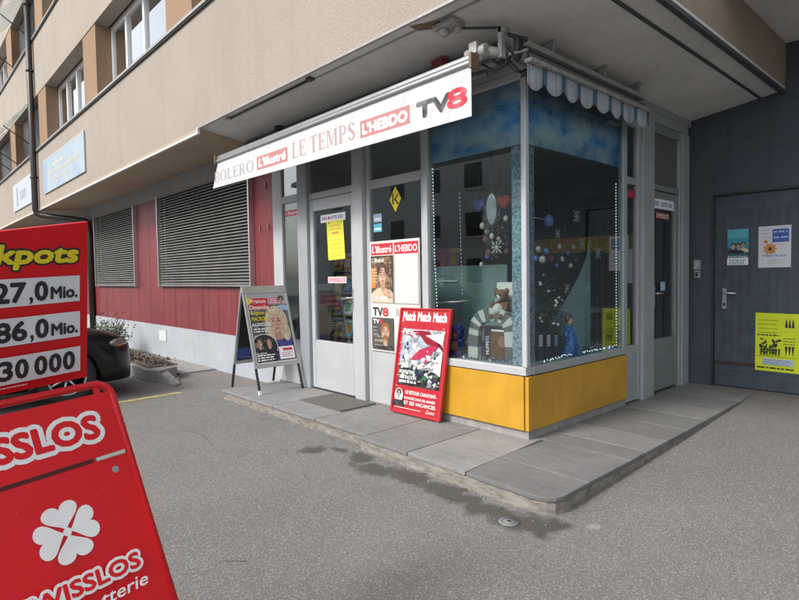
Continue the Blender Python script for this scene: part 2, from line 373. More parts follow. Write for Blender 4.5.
INK = dict(black=pm('ink black', (.02, .02, .022)), white=pm('ink white', (.82, .82, .81)), red=pm('ink red', (.55, .025, .04)), yellow=pm('ink yellow', (.80, .66, .02)),
           blue=pm('ink blue', (.03, .07, .32)), dark=two_tone('ink dark', (.02, .02, .02), (.12, .11, .10), 24, .45, .7, .5), grey=pm('ink grey', (.3, .3, .31)), skin=two_tone('ink skin', (.36, .20, .14), (.66, .43, .32), 28, .35, .62, .5), skin2=pm('ink skin shade', (.40, .22, .15)),
           blond=two_tone('ink blond', (.30, .22, .13), (.70, .58, .42), 22, .35, .6, .5, st=(1, 3, .5)), brown=pm('ink brown', (.10, .055, .035)), navy=pm('ink navy', (.03, .035, .13)), violet=two_tone('ink violet', (.025, .02, .12), (.09, .08, .34), 14, .35, .65, .5), green=pm('ink green', (.04, .2, .07)), lblue=pm('ink light blue', (.30, .45, .62)), pink=pm('ink pink', (.5, .03, .09)), cream=pm('ink cream', (.6, .52, .38)), teal=pm('ink teal', (.03, .22, .27)), lime=pm('ink lime', (.62, .72, .02), emit=0), orange=pm('ink orange', (.6, .24, .06)))
X = V((1, 0, 0)); Y = V((0, 1, 0)); Z = V((0, 0, 1))

# ================================================================== ground
def gh(x, y):
    s1 = min(1, max(0, (y + .8) / 4.1)); s2 = min(1, max(0, (x + 4.4) / .9)); return .104 * s1 * s2
def axis(a, b, st, far):
    L = []; x = a
    while x <= b + 1e-6: L.append(x); x += st
    k = st; lo = a; hi = b; A = []; B = []
    while hi < far: k *= 1.7; lo -= k; hi += k; A.insert(0, lo); B.append(hi)
    return A + L + B
xs = axis(-8, 4, .25, 400); ys = axis(-4.2, 3.4, .2, 400)
g = MB(); g.add([(x, y, gh(x, y)) for y in ys for x in xs], [(j * len(xs) + i, j * len(xs) + i + 1, (j + 1) * len(xs) + i + 1, (j + 1) * len(xs) + i) for j in range(len(ys) - 1) for i in range(len(xs) - 1)], ASPH, True)
g.build('ground', org=(0, 0, 0), kind='structure')
def crack(pts, w_, seed):
    rr = random.Random(seed); P = []
    for (a, c), (a2, c2) in zip(pts, pts[1:]):
        n = max(2, int(math.hypot(a2 - a, c2 - c) / .025))
        for i in range(n): P.append((a + (a2 - a) * i / n + rr.uniform(-.006, .006), c + (c2 - c) * i / n + rr.uniform(-.006, .006)))
    b = MB(); n = len(P); vs = []
    for i, (x, y) in enumerate(P):
        k = w_ * math.sin(PI * (i + .2) / n) * rr.uniform(.3, 1); vs += [(x - k * .6, y + k, gh(x, y) + .0025), (x + k * .6, y - k, gh(x, y) + .0025)]
    b.add(vs, [(2 * i, 2 * i + 1, 2 * i + 3, 2 * i + 2) for i in range(n - 1)], mat('crack shade', (.045, .042, .04), 1)); b.build('asphalt_crack', kind='structure', org=(P[0][0], P[0][1], 0))
crack([(-.12, -2.72), (-.07, -2.62), (-.10, -2.5), (-.02, -2.42), (-.06, -2.31), (-.16, -2.15)], .004, 1)
crack([(-2.9, -1.7), (-2.4, -1.62), (-1.9, -1.72), (-1.5, -1.66)], .003, 2)
# yellow parking line, worn
M_line = two_tone('worn yellow road paint', (.52, .43, .14), (.19, .175, .14), 14, .42, .66, .9)
b = MB(); b.add([(-4.36, -4.6, .004), (-4.26, -4.6, .004), (-4.46, -1.0, .004), (-4.56, -1.02, .004)], [(0, 1, 2, 3)], M_line); b.build('parking_line', kind='structure', org=(-4.4, -3, 0))

# stone step in front of the kiosk: separate slabs on a rough concrete base
def slabmat(i, c):
    ma, t, b_, pos = base('stone slab %d' % i)
    f = noise(t, pos, 150, 4, .8); mdm = noise(t, pos, 2.5, 8, .7); vein = noise(t, stretch(t, pos, (1, 5, 1)), 6, 5)
    cc = mix(t, ramp(t, mdm, .3, .7), [x * .8 for x in c], [x * 1.15 for x in c]); cc = mix(t, ramp(t, vein, .5, .72, 0, .55), cc, [x * .55 for x in c]); cc = mix(t, ramp(t, f, .48, .6, 0, .6), cc, [x * .5 for x in c])
    t.links.new(cc, b_.inputs['Base Color']); b_.inputs['Roughness'].default_value = .8; bump(t, b_, f, .5, .005); return ma
SM = [slabmat(i, c) for i, c in enumerate([(.25, .25, .25), (.22, .218, .215), (.28, .275, .265), (.18, .18, .178), (.235, .23, .222)])]
KT = .11; e = .004
st = MB()
def slab(pts, mi, z1=KT, z0=.080): st.prism([(x, y, z0) for x, y in pts], (0, 0, z1 - z0), SM[mi])
def fy(x): return -.80 if x < -1.03 else -.885 - .03 * min(1, (x + 1.03) / 1.2)      # front edge
slab([(-3.78, -.80), (-2.585, -.80), (-2.585, .1), (-3.78, .1)], 0)
slab([(-2.575, -.80), (-1.815, -.80), (-1.815, -.495), (-2.575, -.495)], 0)
slab([(-2.575, -.485), (-1.825, -.485), (-1.825, .1), (-2.575, .1)], 1)
slab([(-1.805, -.80), (-1.045, -.80), (-1.07, .1), (-1.815, .1)], 4)
slab([(-1.035, -.875), (-.47, -.885), (-.49, .1), (-1.06, .1)], 1)
slab([(-.46, -.885), (.115, -.90), (.06, .1), (-.48, .1)], 2)
slab([(.125, -.90), (.60, -.915), (.68, -.912), (.74, -.892), (.78, -.855), (.798, -.80), (.79, -.505), (.09, -.485)], 3)
prev = [(.09, -.478), (.79, -.498)]
yl = [(.08, .1), (.07, .37), (.06, .75), (.05, 1.17), (.04, 1.62), (.03, 2.05), (.02, 2.6), (.01, 3.28)]
yr = [(.785, -.02), (.78, .40), (.775, .86), (.77, .97), (.76, 1.5), (.75, 2.0), (.74, 2.6), (.70, 3.28)]
for i, (l, r) in enumerate(zip(yl, yr)):
    xl = .088 if i == 0 else -.08; l = (xl, l[1] if i else .1)
    slab([(xl, prev[0][1] if i != 1 else .107), prev[1], (r[0], l[1] - .01 - .012 * (i < 6)), l], [3, 3, 1, 3, 3, 1, 3, 1][i]); prev = [(-.08, l[1] + .007), (r[0], l[1] - .003 - .012 * (i < 6))]
M_kerb = two_tone('rough kerb concrete', (.16, .15, .13), (.31, .29, .255), 9, .35, .65, .95, st=(1, 1, 3), bmp=.5)
st.prism([(x, y, -.05) for x, y in [(-3.76, -.79), (-1.04, -.79), (-1.04, -.868), (.60, -.908), (.68, -.904), (.733, -.886), (.773, -.85), (.79, -.79), (.765, .9), (.745, 2.2), (.69, 3.26), (-.04, 3.26), (-.04, .09), (-3.76, .09)]], (0, 0, .129), M_kerb)
o = st.build('kiosk_step', kind='structure', org=(-1, -.4, 0), bevel=.006)

# ================================================================== the building
apt = empty('apartment_building', (-8, .1, 0), 'cream stuccoed apartment block with a kiosk on its ground floor', 'building')
XL, XR, YF = -46, .93, -.79
def fc(b):    # upper walls: spandrels between the window strips, on the front; the return above the passage
    b.box(XL, YF, 3.30, -4.27, YF + .24, 4.66, M_wall)
    b.box(-4.27, YF, 3.30, XR, YF + .24, 4.66, M_wall)
    for z in (6.0, 8.7): b.box(XL, YF, z, XR, YF + .24, z + 1.36, M_wall)
part('facade_wall', apt, fc, label='cream stucco front wall with storey bands')
def side(b):
    b.box(XR - .24, YF + .24, 3.335, XR, 3.3, 3.79, M_beam); b.box(XR - .24, YF + .24, 3.79, XR, 1.2, 10.06, M_wall)
    b.box(XR + .002, 1.2, 3.85, 9, 14, 10.06, M_wall)
part('passage_beam', apt, side, label='stuccoed beam along the covered passage')
part('passage_ceiling', apt, lambda b: b.box(XR + .002, 1.2, 3.785, 9, 3.3, 3.848, M_soff))
boxes('roof_slab', apt, M_concrete, (XL - .3, YF - .3, 10.06, XR + .3, 13, 10.3), (XR + .3, 1.0, 10.06, 9.2, 14, 10.3))
boxes('rear_mass', apt, M_intd, (XL, .9, 3.35, XR - .3, 12, 10.0), (XL, 4.6, 0, -.1, 12, 3.3))
# floor slabs behind the window strips
boxes('reveal_lining', apt, M_pier, (XL, YF + .24, 4.5, XR - .25, .85, 4.64), (XL, YF + .24, 6.04, XR - .25, .85, 6.2), (XL, YF + .24, 7.2, XR - .25, .85, 7.34), (XL, YF + .24, 8.74, XR - .25, .85, 8.9))
for z in (4.66, 7.36):
    def sl_(b, z=z): b.box(XL, YF - .045, z, XR + .03, YF + .25, z + .035, M_zinc); b.box(XL, YF - .03, z - .02, XR, YF - .001, z - .001, M_strip)
    part('window_sill', apt, sl_)
piers = [(-5.2 - 4.17 * k, -4.35 - 4.17 * k) for k in range(-1, 9)]
for z in (4.70, 7.40):
    for a, c in piers: boxes('window_pier', apt, M_pier, (a, YF + .012, z, min(c, XR - .01), YF + .3, z + 1.31))
M_room = mat('dim room', (.10, .10, .10), .9); M_curt = mat('white curtain', (.62, .62, .60), .9, var=.1, scale=20)
M_uf = mat('white window plastic', (.74, .75, .76), .35, var=.04)
for zi, z in enumerate((4.70, 7.40)):
    for k, (a, c) in enumerate(piers[:-1]):
        x1 = a; x0 = piers[k + 1][1]
        if zi == 1 and k > 6: continue
        f = MB(); yw = YF + .27; t = .065
        f.box(x0, yw, z, x0 + t, yw + .06, z + 1.3, M_uf); f.box(x1 - t, yw, z, x1, yw + .06, z + 1.3, M_uf)
        f.box(x0 + t, yw + .001, z, x1 - t, yw + .06, z + .07, M_uf); f.box(x0 + t, yw + .001, z + 1.2, x1 - t, yw + .06, z + 1.3, M_uf)
        for q in (.26, .52): xm = x0 + (x1 - x0) * q; f.box(xm - .04, yw - .012, z + .07, xm + .04, yw + .05, z + 1.2, M_uf)
        win = f.build('window', apt, bevel=.006)
        p = MB(); p.box(x0 + .03, yw + .03, z + .03, x1 - .03, yw + .036, z + 1.25, M_gs); p.build('pane', win)
        p = MB(); p.box(x0, .4, z, x1, .41, z + 1.3, M_room); p.build('room_wall', win)
        p = MB()
        cx0 = x0 + (x1 - x0) * (.56 if k % 2 == 0 else .3); n = 40; cx1 = x1 - .1
        p.add([(cx0 + (cx1 - cx0) * i / n, yw + .16 + .02 * math.sin(i * 1.9), zz) for zz in (z + .02, z + 1.3) for i in range(n + 1)], [(i, i + 1, n + 2 + i, n + 1 + i) for i in range(n)], M_curt, True); p.build('curtain', win)
# underside of the overhang
def sf(b):
    zi, zo = 3.18, 3.30
    b.add([(-4.27, YF + .001, zo), (.87, YF + .001, zo), (.87, 3.299, zo), (.0, 3.299, zi), (.0, -.0, zi), (-4.27, -.0, zi)], [(0, 5, 4, 1), (1, 4, 3, 2)], M_soff)
    b.box(.87, YF + .001, zo - .001, XR - .001, 3.299, zo + .034, M_soff)
part('soffit', apt, sf, label='grey painted underside of the overhang')
def sf2(b):
    b.box(XL, YF + .001, 3.236, -4.271, .1, 3.299, M_soffb); b.box(-4.27, YF + .3, 3.19, -4.255, .1, 3.299, M_soffb)
part('soffit', apt, sf2, label='beige underside of the overhang')
def tr(b):
    b.box(XL, YF - .006, 3.222, -4.275, YF + .03, 3.246, M_white); b.box(-4.275, YF - .005, 3.222, -4.255, YF + .03, 3.30, M_white)
    b.box(-4.25, YF - .005, 3.282, XR + .005, YF + .025, 3.30, M_zinc); b.box(XR - .035, YF + .03, 3.262, XR + .006, 3.298, 3.30, M_strip)
    b.box(.69, -.62, 3.268, .72, 3.297, 3.276, M_strip); b.box(-3.6, -.68, 3.277, .69, -.66, 3.283, M_zinc)
part('drip_edge', apt, tr)
def lv(b): b.add([(-.52, -.74, 3.286), (-.40, -.70, 3.279), (-.30, -.68, 3.276), (-.26, -.55, 3.258), (-.34, -.53, 3.254), (-.38, -.60, 3.263), (-.5, -.66, 3.273)], [tuple(range(7))], M_rust)
part('rust_patch', apt, lv)
part('cornice_slot', apt, lambda b: (b.tube([(-3.55, -.70, 3.275), (-1.9, -.70, 3.275)], .009, M_blk, 6), b.box(-1.93, -.74, 3.262, -1.86, -.68, 3.28, M_dk), b.box(-3.6, -.74, 3.262, -3.54, -.68, 3.28, M_zinc)))
# ground floor front: lintel, red cladding, plinth
boxes('lintel', apt, M_lint, (XL, .10, 2.95, -3.93, .3, 3.235))
wx = [(-8.1, -4.55), (-12.32, -9.42), (-17.6, -14.3), (-23, -19)]
def rc(b):
    xs_ = [-3.93] + [q for a_, c_ in wx for q in (c_, a_)] + [XL]
    def panel(x0, x1, z0, z1):
        n = max(1, round((x1 - x0) / .62)); wd = (x1 - x0) / n
        for i in range(n): b.box(x0 + i * wd + .005, .10, z0, x0 + (i + 1) * wd - .005, .125, z1, M_red)
        b.box(x0, .112, z0, x1, .2, z1, M_dk)
    for i in range(0, len(xs_), 2): panel(xs_[i + 1], xs_[i], .585, 2.949)
    for a_, c_ in wx: panel(a_, c_, .585, 1.30)
part('red_cladding', apt, rc, label='dark red metal cladding between the shuttered windows')
def pl(b):
    b.box(XL, .085, -.1, -3.93, .3, .583, M_plinth)
part('plinth', apt, pl)
part('vent_grille', apt, lambda b: ([b.box(-8.3, .073, .30 + i * .032, -7.96, .084, .318 + i * .032, M_white) for i in range(6)], b.box(-8.32, .078, .29, -7.94, .0845, .50, M_frame)))
for x, z in ((-4.38, 2.05), (-4.15, 2.07), (-4.2, 2.62), (-4.06, 1.2)): boxes('hook', apt, M_zinc, (x, .08, z, x + .01, .1, z + .09))
for a_, c_ in wx[:3]:
    f = MB(); f.box(a_, .16, 1.3, c_, .3, 2.95, M_intd); f.box(a_ + .02, .15, 1.3, a_ + .08, .2, 2.95, M_frame); f.box(c_ - .08, .15, 1.3, c_ - .02, .2, 2.95, M_frame)
    win = f.build('window', apt, label='ground floor window behind a lowered slat blind')
    M_slat = mat('grey blind slat', (.21, .21, .20), .5, .2, var=.15, scale=4)
    s_ = MB(); zz = 1.36
    while zz < 2.93:
        t = R.uniform(-.002, .002); s_.add([(a_ + .05, .045, zz - .006 + t), (c_ - .05, .045, zz - .006 + t), (c_ - .05, .095, zz + .028), (a_ + .05, .095, zz + .028), (a_ + .05, .045, zz + .003 + t), (c_ - .05, .045, zz + .003 + t), (c_ - .05, .095, zz + .031), (a_ + .05, .095, zz + .031)], [(0, 1, 2, 3), (4, 7, 6, 5), (0, 4, 5, 1), (1, 5, 6, 2), (3, 2, 6, 7), (0, 3, 7, 4)], M_slat); zz += .046
    s_.box(a_ + .04, .04, 1.315, c_ - .04, .095, 1.345, M_slat)
    s_.build('blind', win)
    for q in (a_, c_ - .03): s_ = MB(); s_.box(q, .02, 1.30, q + .03, .099, 2.949, M_alu); s_.build('guide_rail', win)

# ---- shop front (plane y = 0 and plane x = 0)
def frame_part(name, bs, ma, label=None, bevel=.006): return boxes(name, apt, ma, *bs, bevel=bevel, label=label)
ZT = 3.10
def pane(par, bx, name='pane', ma=None): b = MB(); b.box(*bx, ma or M_g); return b.build(name, par)
frame_part('head_rail', [(-3.93, .0, 3.02, -1.115, .14, 3.178)], M_post)
side_l = frame_part('side_window', [(-3.925, .03, .11, -3.70, .09, 3.015), (-3.34, .03, .11, -3.26, .09, 3.015), (-3.699, .031, .11, -3.341, .089, .66), (-3.699, .031, 2.36, -3.341, .089, 2.45), (-3.699, .031, 2.95, -3.341, .089, 3.015)], M_frame, 'narrow window beside the kiosk door')
pane(side_l, (-3.71, .055, .65, -3.33, .061, 2.37)); pane(side_l, (-3.71, .055, 2.44, -3.33, .061, 2.96), ma=M_gs)
frame_part('post', [(-3.255, -.02, .11, -3.06, .12, 3.015)], M_post)
frame_part('post', [(-2.19, -.02, .11, -2.02, .12, 3.015)], M_frame)
door = frame_part('shop_door', [(-3.055, .02, .125, -2.985, .08, 2.335), (-2.265, .02, .125, -2.195, .08, 2.335), (-2.984, .021, .125, -2.266, .079, .69), (-2.984, .021, 2.2, -2.266, .079, 2.335), (-3.055, .01, 2.34, -2.195, .09, 2.41), (-3.055, .01, 2.95, -2.195, .09, 3.015)], M_frame, 'white framed glass kiosk door')
pane(door, (-2.99, .045, .68, -2.26, .052, 2.21)); pane(door, (-3.05, .045, 2.4, -2.2, .052, 2.96))
b = MB(); b.box(-2.25, .008, 1.08, -2.21, .019, 1.30, M_alu); b.tube([(-2.23, .01, 1.2), (-2.23, -.045, 1.2), (-2.25, -.05, 1.2), (-2.36, -.05, 1.19)], .009, M_alu); b.build('handle', door)
b = MB(); b.box(-2.29, .012, .112, -2.2, .09, .1245, M_dk); b.box(-3.05, .012, .112, -2.291, .09, .1245, M_dk); b.build('threshold', door)
w3 = frame_part('side_window', [(-2.015, .03, .11, -1.96, .09, 3.015), (-1.20, .03, .11, -1.12, .09, 3.015), (-1.959, .031, .11, -1.201, .089, .66), (-1.959, .031, 2.33, -1.201, .089, 2.42), (-1.959, .031, 2.95, -1.201, .089, 3.015)], M_frame, 'window holding the magazine poster frame')
pane(w3, (-1.97, .055, .65, -1.19, .061, 2.34)); pane(w3, (-1.97, .055, 2.41, -1.19, .061, 2.96))
# display window box
dw = frame_part('display_window', [(-1.112, -.03, .622, -1.06, .07, 3.0), (-.035, -.03, .688, .012, .017, 2.94), (-1.059, -.029, .622, -.0, .06, .686), (-1.059, -.02, 2.94, -.036, .06, 3.0), (-1.115, -.012, 3.002, .011, .07, 3.10)], M_frame, 'display window on the front of the kiosk corner')
pane(dw, (-1.065, .0, .68, -.03, .006, 2.95), name='pane')
dw2 = frame_part('display_window', [(-.05, .0605, .622, .011, 1.64, .686), (-.05, 1.60, .687, .01, 1.66, 3.0), (-.05, .0605, 2.94, .01, 1.599, 3.0), (-.05, .0705, 3.002, .010, 3.2, 3.10)], M_sidef, 'display window on the side of the kiosk corner')
pane(dw2, (-.012, .018, .68, -.006, 1.605, 2.95), name='pane')
def yp(b):
    b.box(-1.112, -.02, .182, -.028, .02, .614, M_yel); b.box(-.018, -.015, .182, .016, .0, .614, M_yel); b.box(-.02, .001, .182, .016, 1.655, .614, M_yel); b.box(-1.1, .021, .18, -.021, .05, .62, M_dk)
part('base_panel', apt, yp, bevel=.003, label='yellow panels under the display window')
boxes('base_plinth', apt, M_concrete, (-1.10, .006, .10, -.0, .1, .18), (-.06, .1005, .10, -.003, 1.66, .18))
boxes('ledge', apt, M_dk, (-1.11, -.01, .615, -.0, .05, .6215), (-.02, .0505, .615, .008, 1.65, .6215))
# side face: sidelight, post, door
sd = frame_part('side_window', [(-.05, 1.662, .13, .0, 1.70, 3.0), (-.05, 1.93, .13, .0, 1.985, 3.0), (-.049, 1.701, .13, -.001, 1.929, .69), (-.049, 1.701, 2.30, -.001, 1.929, 2.37), (-.049, 1.701, 2.88, -.001, 1.929, 3.0)], M_sidef, 'narrow window between the display window and the side door')
pane(sd, (-.03, 1.69, .68, -.024, 1.94, 2.31)); pane(sd, (-.03, 1.69, 2.36, -.024, 1.94, 2.9))
frame_part('post', [(-.08, 1.99, .11, .03, 2.25, 3.0)], M_sidef)
rd = frame_part('side_door', [(-.06, 2.262, .14, -.01, 2.33, 2.29), (-.06, 2.90, .14, -.01, 2.975, 2.29), (-.059, 2.331, .14, -.011, 2.899, .70), (-.059, 2.331, 2.2, -.011, 2.899, 2.29), (-.07, 2.262, 2.30, .0, 2.975, 2.36), (-.07, 2.262, 2.90, .0, 2.975, 3.0)], M_doorp, 'grey green side door with a tall pane')
pane(rd, (-.04, 2.32, .69, -.034, 2.91, 2.21)); b = MB(); b.box(-.05, 2.262, 2.361, -.03, 2.975, 2.899, mat('matt transom panel', (.12, .125, .12), .6)); b.build('transom_panel', rd)
b = MB(); b.box(-.0095, 2.285, 1.05, .002, 2.325, 1.28, M_alu); b.tube([(.0, 2.305, 1.2), (.045, 2.305, 1.2), (.05, 2.32, 1.2), (.05, 2.42, 1.195)], .009, M_alu); b.build('handle', rd)
frame_part('post', [(-.08, 2.98, .11, .0, 3.05, 3.0), (-.08, 3.052, .11, .012, 3.24, 3.0), (-.08, 1.662, 3.102, .008, 3.29, 3.178)], M_sidef)
part('kiosk_fascia', apt, lambda b: (b.box(-1.115, .0, 3.101, -.0, .1, 3.178, M_soff), b.box(-.05, .101, 3.101, .0, 1.66, 3.178, M_soff)))
# dark recessed wall with its metal door
YD = 3.3
def dwl(b):
    b.box(-.07, YD, .0, .235, YD + .2, 2.30, M_dwall); b.box(-.07, YD, 2.301, 9, YD + .2, 3.784, M_dwall); b.box(1.34, YD, 0, 9, YD + .2, 2.30, M_dwall)
    for i in range(22): b.box(-.02 + i * .41, YD - .004, 2.35, -.008 + i * .41, YD, 3.784, M_dwall)
part('dark_wall', apt, dwl, label='blue grey wall of the covered passage')
def mdoor(b):
    b.box(.262, YD + .03, .12, 1.315, YD + .07, 2.275, M_ddoor)
    for i in range(12): b.box(.262 + i * .0875, YD + .024, .3, .266 + i * .0875 + .004, YD + .031, 2.1, M_ddoor)
    b.box(.275, YD + .022, .30, 1.30, YD + .029, .33, M_ddoor)
md = part('metal_door', apt, mdoor, label='scuffed blue grey metal door')
part_ = MB(); part_.box(.236, YD - .01, .1, .258, YD + .1, 2.3, M_dk); part_.box(1.318, YD - .01, .1, 1.339, YD + .1, 2.3, M_dk); part_.box(.259, YD - .01, 2.278, 1.317, YD + .1, 2.3, M_dk); part_.build('frame', md)
b = MB(); b.box(.345, YD + .008, 1.0, .385, YD + .028, 1.23, M_alu); b.tube([(.365, YD + .02, 1.18), (.365, YD - .035, 1.18), (.38, YD - .04, 1.18), (.50, YD - .04, 1.175)], .010, M_alu); b.ball((.365, YD + .005, 1.05), .014, M_dk, 1, .5, 1.3); b.build('handle', md)
b = MB(); b.box(.262, YD + .0215, .36, .8, YD + .0295, .40, mat('rusty smear', (.05, .03, .028), .8, var=.5, scale=30)); b.build('rust_streak', md)

# ---- inside of the shop
shop = empty('shop_interior', (-2, 2.5, .11), 'dim kiosk room seen through the shop windows', 'room', kind='structure')
boxes('floor', shop, mat('shop floor', (.16, .15, .14), .5), (-4.0, .13, .06, -.09, 4.5, .112))
boxes('ceiling', shop, mat('shop ceiling', (.6, .62, .63), .9), (-4.0, .15, 2.93, -.09, 4.5, 3.0))
boxes('back_wall', shop, M_int, (-4.0, 4.5, .1, -.0, 4.55, 3.2), (-4.05, .14, .1, -4.0, 4.5, 3.2))
boxes('cabinet_wall', shop, mat('dark cabinet', (.035, .03, .028), .5), (-.95, 2.55, .112, -.15, 2.6, 2.35), (-3.9, 3.2, .112, -2.6, 3.6, 2.2))
PAL = [(.5, .06, .05), (.05, .12, .4), (.6, .5, .08), (.6, .58, .55), (.06, .3, .15), (.35, .1, .3), (.55, .25, .05), (.1, .35, .45)]
PM = [pm('magazine ink %d' % i, c) for i, c in enumerate(PAL)]
def rack(x0, x1, y, loc, label, seed):
    r_ = empty('magazine_rack', (x0, y, .112), label, 'magazine rack', 'magazine racks inside the kiosk'); rr = random.Random(seed)
    b = MB(); b.box(x0, y, .112, x0 + .03, y + .35, 1.75, M_intd); b.box(x1 - .03, y, .112, x1, y + .35, 1.75, M_intd); b.box(x0 + .03, y + .33, .112, x1 - .03, y + .35, 1.75, M_intd)
    for k in range(5): b.box(x0 + .03, y, .3 + k * .3, x1 - .03, y + .329, .315 + k * .3, M_zinc)
    b.build('frame', r_)
    for k in range(5):
        xx = x0 + .05
        while xx < x1 - .22:
            b = MB(); b.fbox(V((xx, y + .03, .318 + k * .3)), X, V((0, .25, 1)).normalized(), V((0, -1, .25)).normalized(), 0, .19, 0, .25, 0, .012, rr.choice(PM)); 
            b.fbox(V((xx, y + .03, .318 + k * .3)), X, V((0, .25, 1)).normalized(), V((0, -1, .25)).normalized(), .01, .18, .19, .235, .0121, .0135, rr.choice(PM))
            b.fbox(V((xx, y + .03, .318 + k * .3)), X, V((0, .25, 1)).normalized(), V((0, -1, .25)).normalized(), .04, .15, .04, .16, .0121, .0135, rr.choice(PM)); b.build('magazine', r_); xx += .205
rack(-3.15, -1.75, 1.3, 0, 'magazine rack standing behind the kiosk door', 3)
rack(-3.9, -3.25, .9, 0, 'narrow magazine rack behind the window beside the red wall', 5)
ct = MB(); ct.box(-1.7, 1.9, .112, -.5, 2.4, 1.0, mat('counter', (.12, .10, .08), .5)); ct.box(-1.75, 1.85, 1.0, -.45, 2.45, 1.04, M_int)
ct.build('shop_counter', label='dark counter deep inside behind the display window', cat='counter')
b = MB(); b.box(-.62, 2.45, 1.66, -.585, 2.5, 1.80, INK['yellow']); b.box(-1.6, 2.46, 1.68, -.3, 2.5, 1.86, pm('yellow sign board', (.65, .38, .02))); b.build('hanging_sign', label='yellow board hanging inside the shop behind the window', cat='sign board')
# display floor and backdrops
M_teal = mat('teal felt', (.20, .29, .30), .95, var=.08, scale=5)
b = MB(); b.box(-1.05, .071, .62, -.055, .62, .684, M_teal); b.box(-.62, .621, .62, -.055, 1.59, .684, M_teal); b.build('display_shelf', label='teal covered shelf just inside the display windows', cat='shelf')
b = MB(); b.box(-2.0, .60, .4, -.64, .61, 1.52, M_teal); b.box(-.64, .60, .685, -.46, .61, 1.30, M_teal); b.box(-1.6, .585, 1.36, -1.25, .599, 1.375, M_white); b.build('reflection_backdrop', label='teal board behind the front display, widened to imitate the street reflected in the pane', cat='backdrop')  # wide board and white line imitate the street's reflection in the pane
pts = [(1.58, .685), (1.58, 1.78)] + [(1.58 - .75 * t_, 1.78 - 1.06 * (t_ ** .62)) for t_ in [i / 14 for i in range(1, 15)]]
b = MB(); b.prism([(-.55 + .28 * (y_ - .8), y_, z_) for y_, z_ in pts], (-.008, 0, 0), mat('pale teal fabric', (.32, .44, .44), .9, var=.06)); b.build('display_drape', label='pale teal drape cut in a curve at the right of the side display', cat='drape')
M_sky = two_tone('sky print fabric', (.05, .32, .80), (.68, .82, .90), 2.8, .36, .64, .8, st=(1, 1, 1.6))
def valance(name, pts, dz, label):
    b = MB(); n = len(pts); V1 = []
    for i, (x, y) in enumerate(pts):
        t_ = i / (n - 1); zb = 2.448 - dz * math.sin(PI * min(1, t_ * 1.05)) - (.0 if dz == 0 else 0)
        V1.append((x, y, zb, 2.93))
    b.add([(x, y, zb) for x, y, zb, zt in V1] + [(x, y, zt) for x, y, zb, zt in V1], [(i, i + 1, n + i + 1, n + i) for i in range(n - 1)], M_sky, True)
    o = b.build(name, label=label, cat='fabric band', group='sky print fabric bands at the top of the display windows'); s = o.modifiers.new('s', 'SOLIDIFY'); s.thickness = .004
valance('fabric_band', [(-1.05 + i * .1, .025 + .006 * math.sin(i * 1.3)) for i in range(11)], .0, 'blue cloud print fabric band across the top of the front display window')
valance('fabric_band', [(-.03 - .006 * math.sin(i * 1.1), .06 + i * .11) for i in range(15)], -.0, 'blue cloud print fabric band across the top of the side display window')
M_flk = two_tone('snowflake print', (.10, .17, .22), (.34, .45, .53), 38, .40, .6, .8)
for nm, bx, lb in (('curtain_strip', (-.165, .03, .69, -.07, .036, 2.44), 'pale blue snow pattern strip just left of the window corner'), ('curtain_strip', (-.05, .075, .69, -.045, .165, 2.44), 'pale blue snow pattern strip just right of the window corner')):
    b = MB(); b.box(*bx, M_flk); b.build(nm, label=lb, cat='curtain strip', group='snow pattern strips at the window corner')

# ---- light strings
M_led = mat('led bulb', (.75, .88, 1.0), .3, emit=1.1, var=0); M_wire = mat('thin wire', (.25, .28, .28), .5)
def ledstring(path, n, r, label, jit=0):
    t = empty('light_string', path[0], label, 'light string', 'led light strings in the display window'); P = [V(p) for p in path]
    L = [0]
    for a_, c_ in zip(P, P[1:]): L.append(L[-1] + (c_ - a_).length)
    b = MB(); w_ = MB(); w_.tube(P, .0018, M_wire, 5)
    for i in range(n):
        s_ = L[-1] * i / (n - 1); k = max(j for j in range(len(P) - 1) if L[j] <= s_ + 1e-9); q = P[k] + (P[k + 1] - P[k]) * ((s_ - L[k]) / (L[k + 1] - L[k]))
        b.ball(q + V((R.uniform(-jit, jit), R.uniform(-jit, jit), R.uniform(0, jit))), r, M_led, seg=6, rings=4)
    w_.build('wire', t); b.build('bulbs', t)
ledstring([(-1.04, .03, 2.40), (-1.03, .03, 1.6), (-.985, .03, .72)], 56, .005, 'string of white led bulbs hanging down the left edge of the front window')
ledstring([(-1.0, .35, 2.2), (-.98, .35, 1.25)], 26, .0032, 'fainter led string added to imitate a reflected string in the front window')  # added bulbs imitating the reflection of a led string
ledstring([(-.035, 1.53, 2.28), (-.035, 1.54, .72)], 56, .0055, 'string of white led bulbs hanging down the right edge of the side window')
ledstring([(-.05, 1.52, .70), (-.06, 1.2, .70), (-.05, .95, .705), (-.07, .7, .70), (-.05, .5, .70), (-.06, .3, .69)], 60, .0042, 'white led string lying along the foot of the side window', .014)
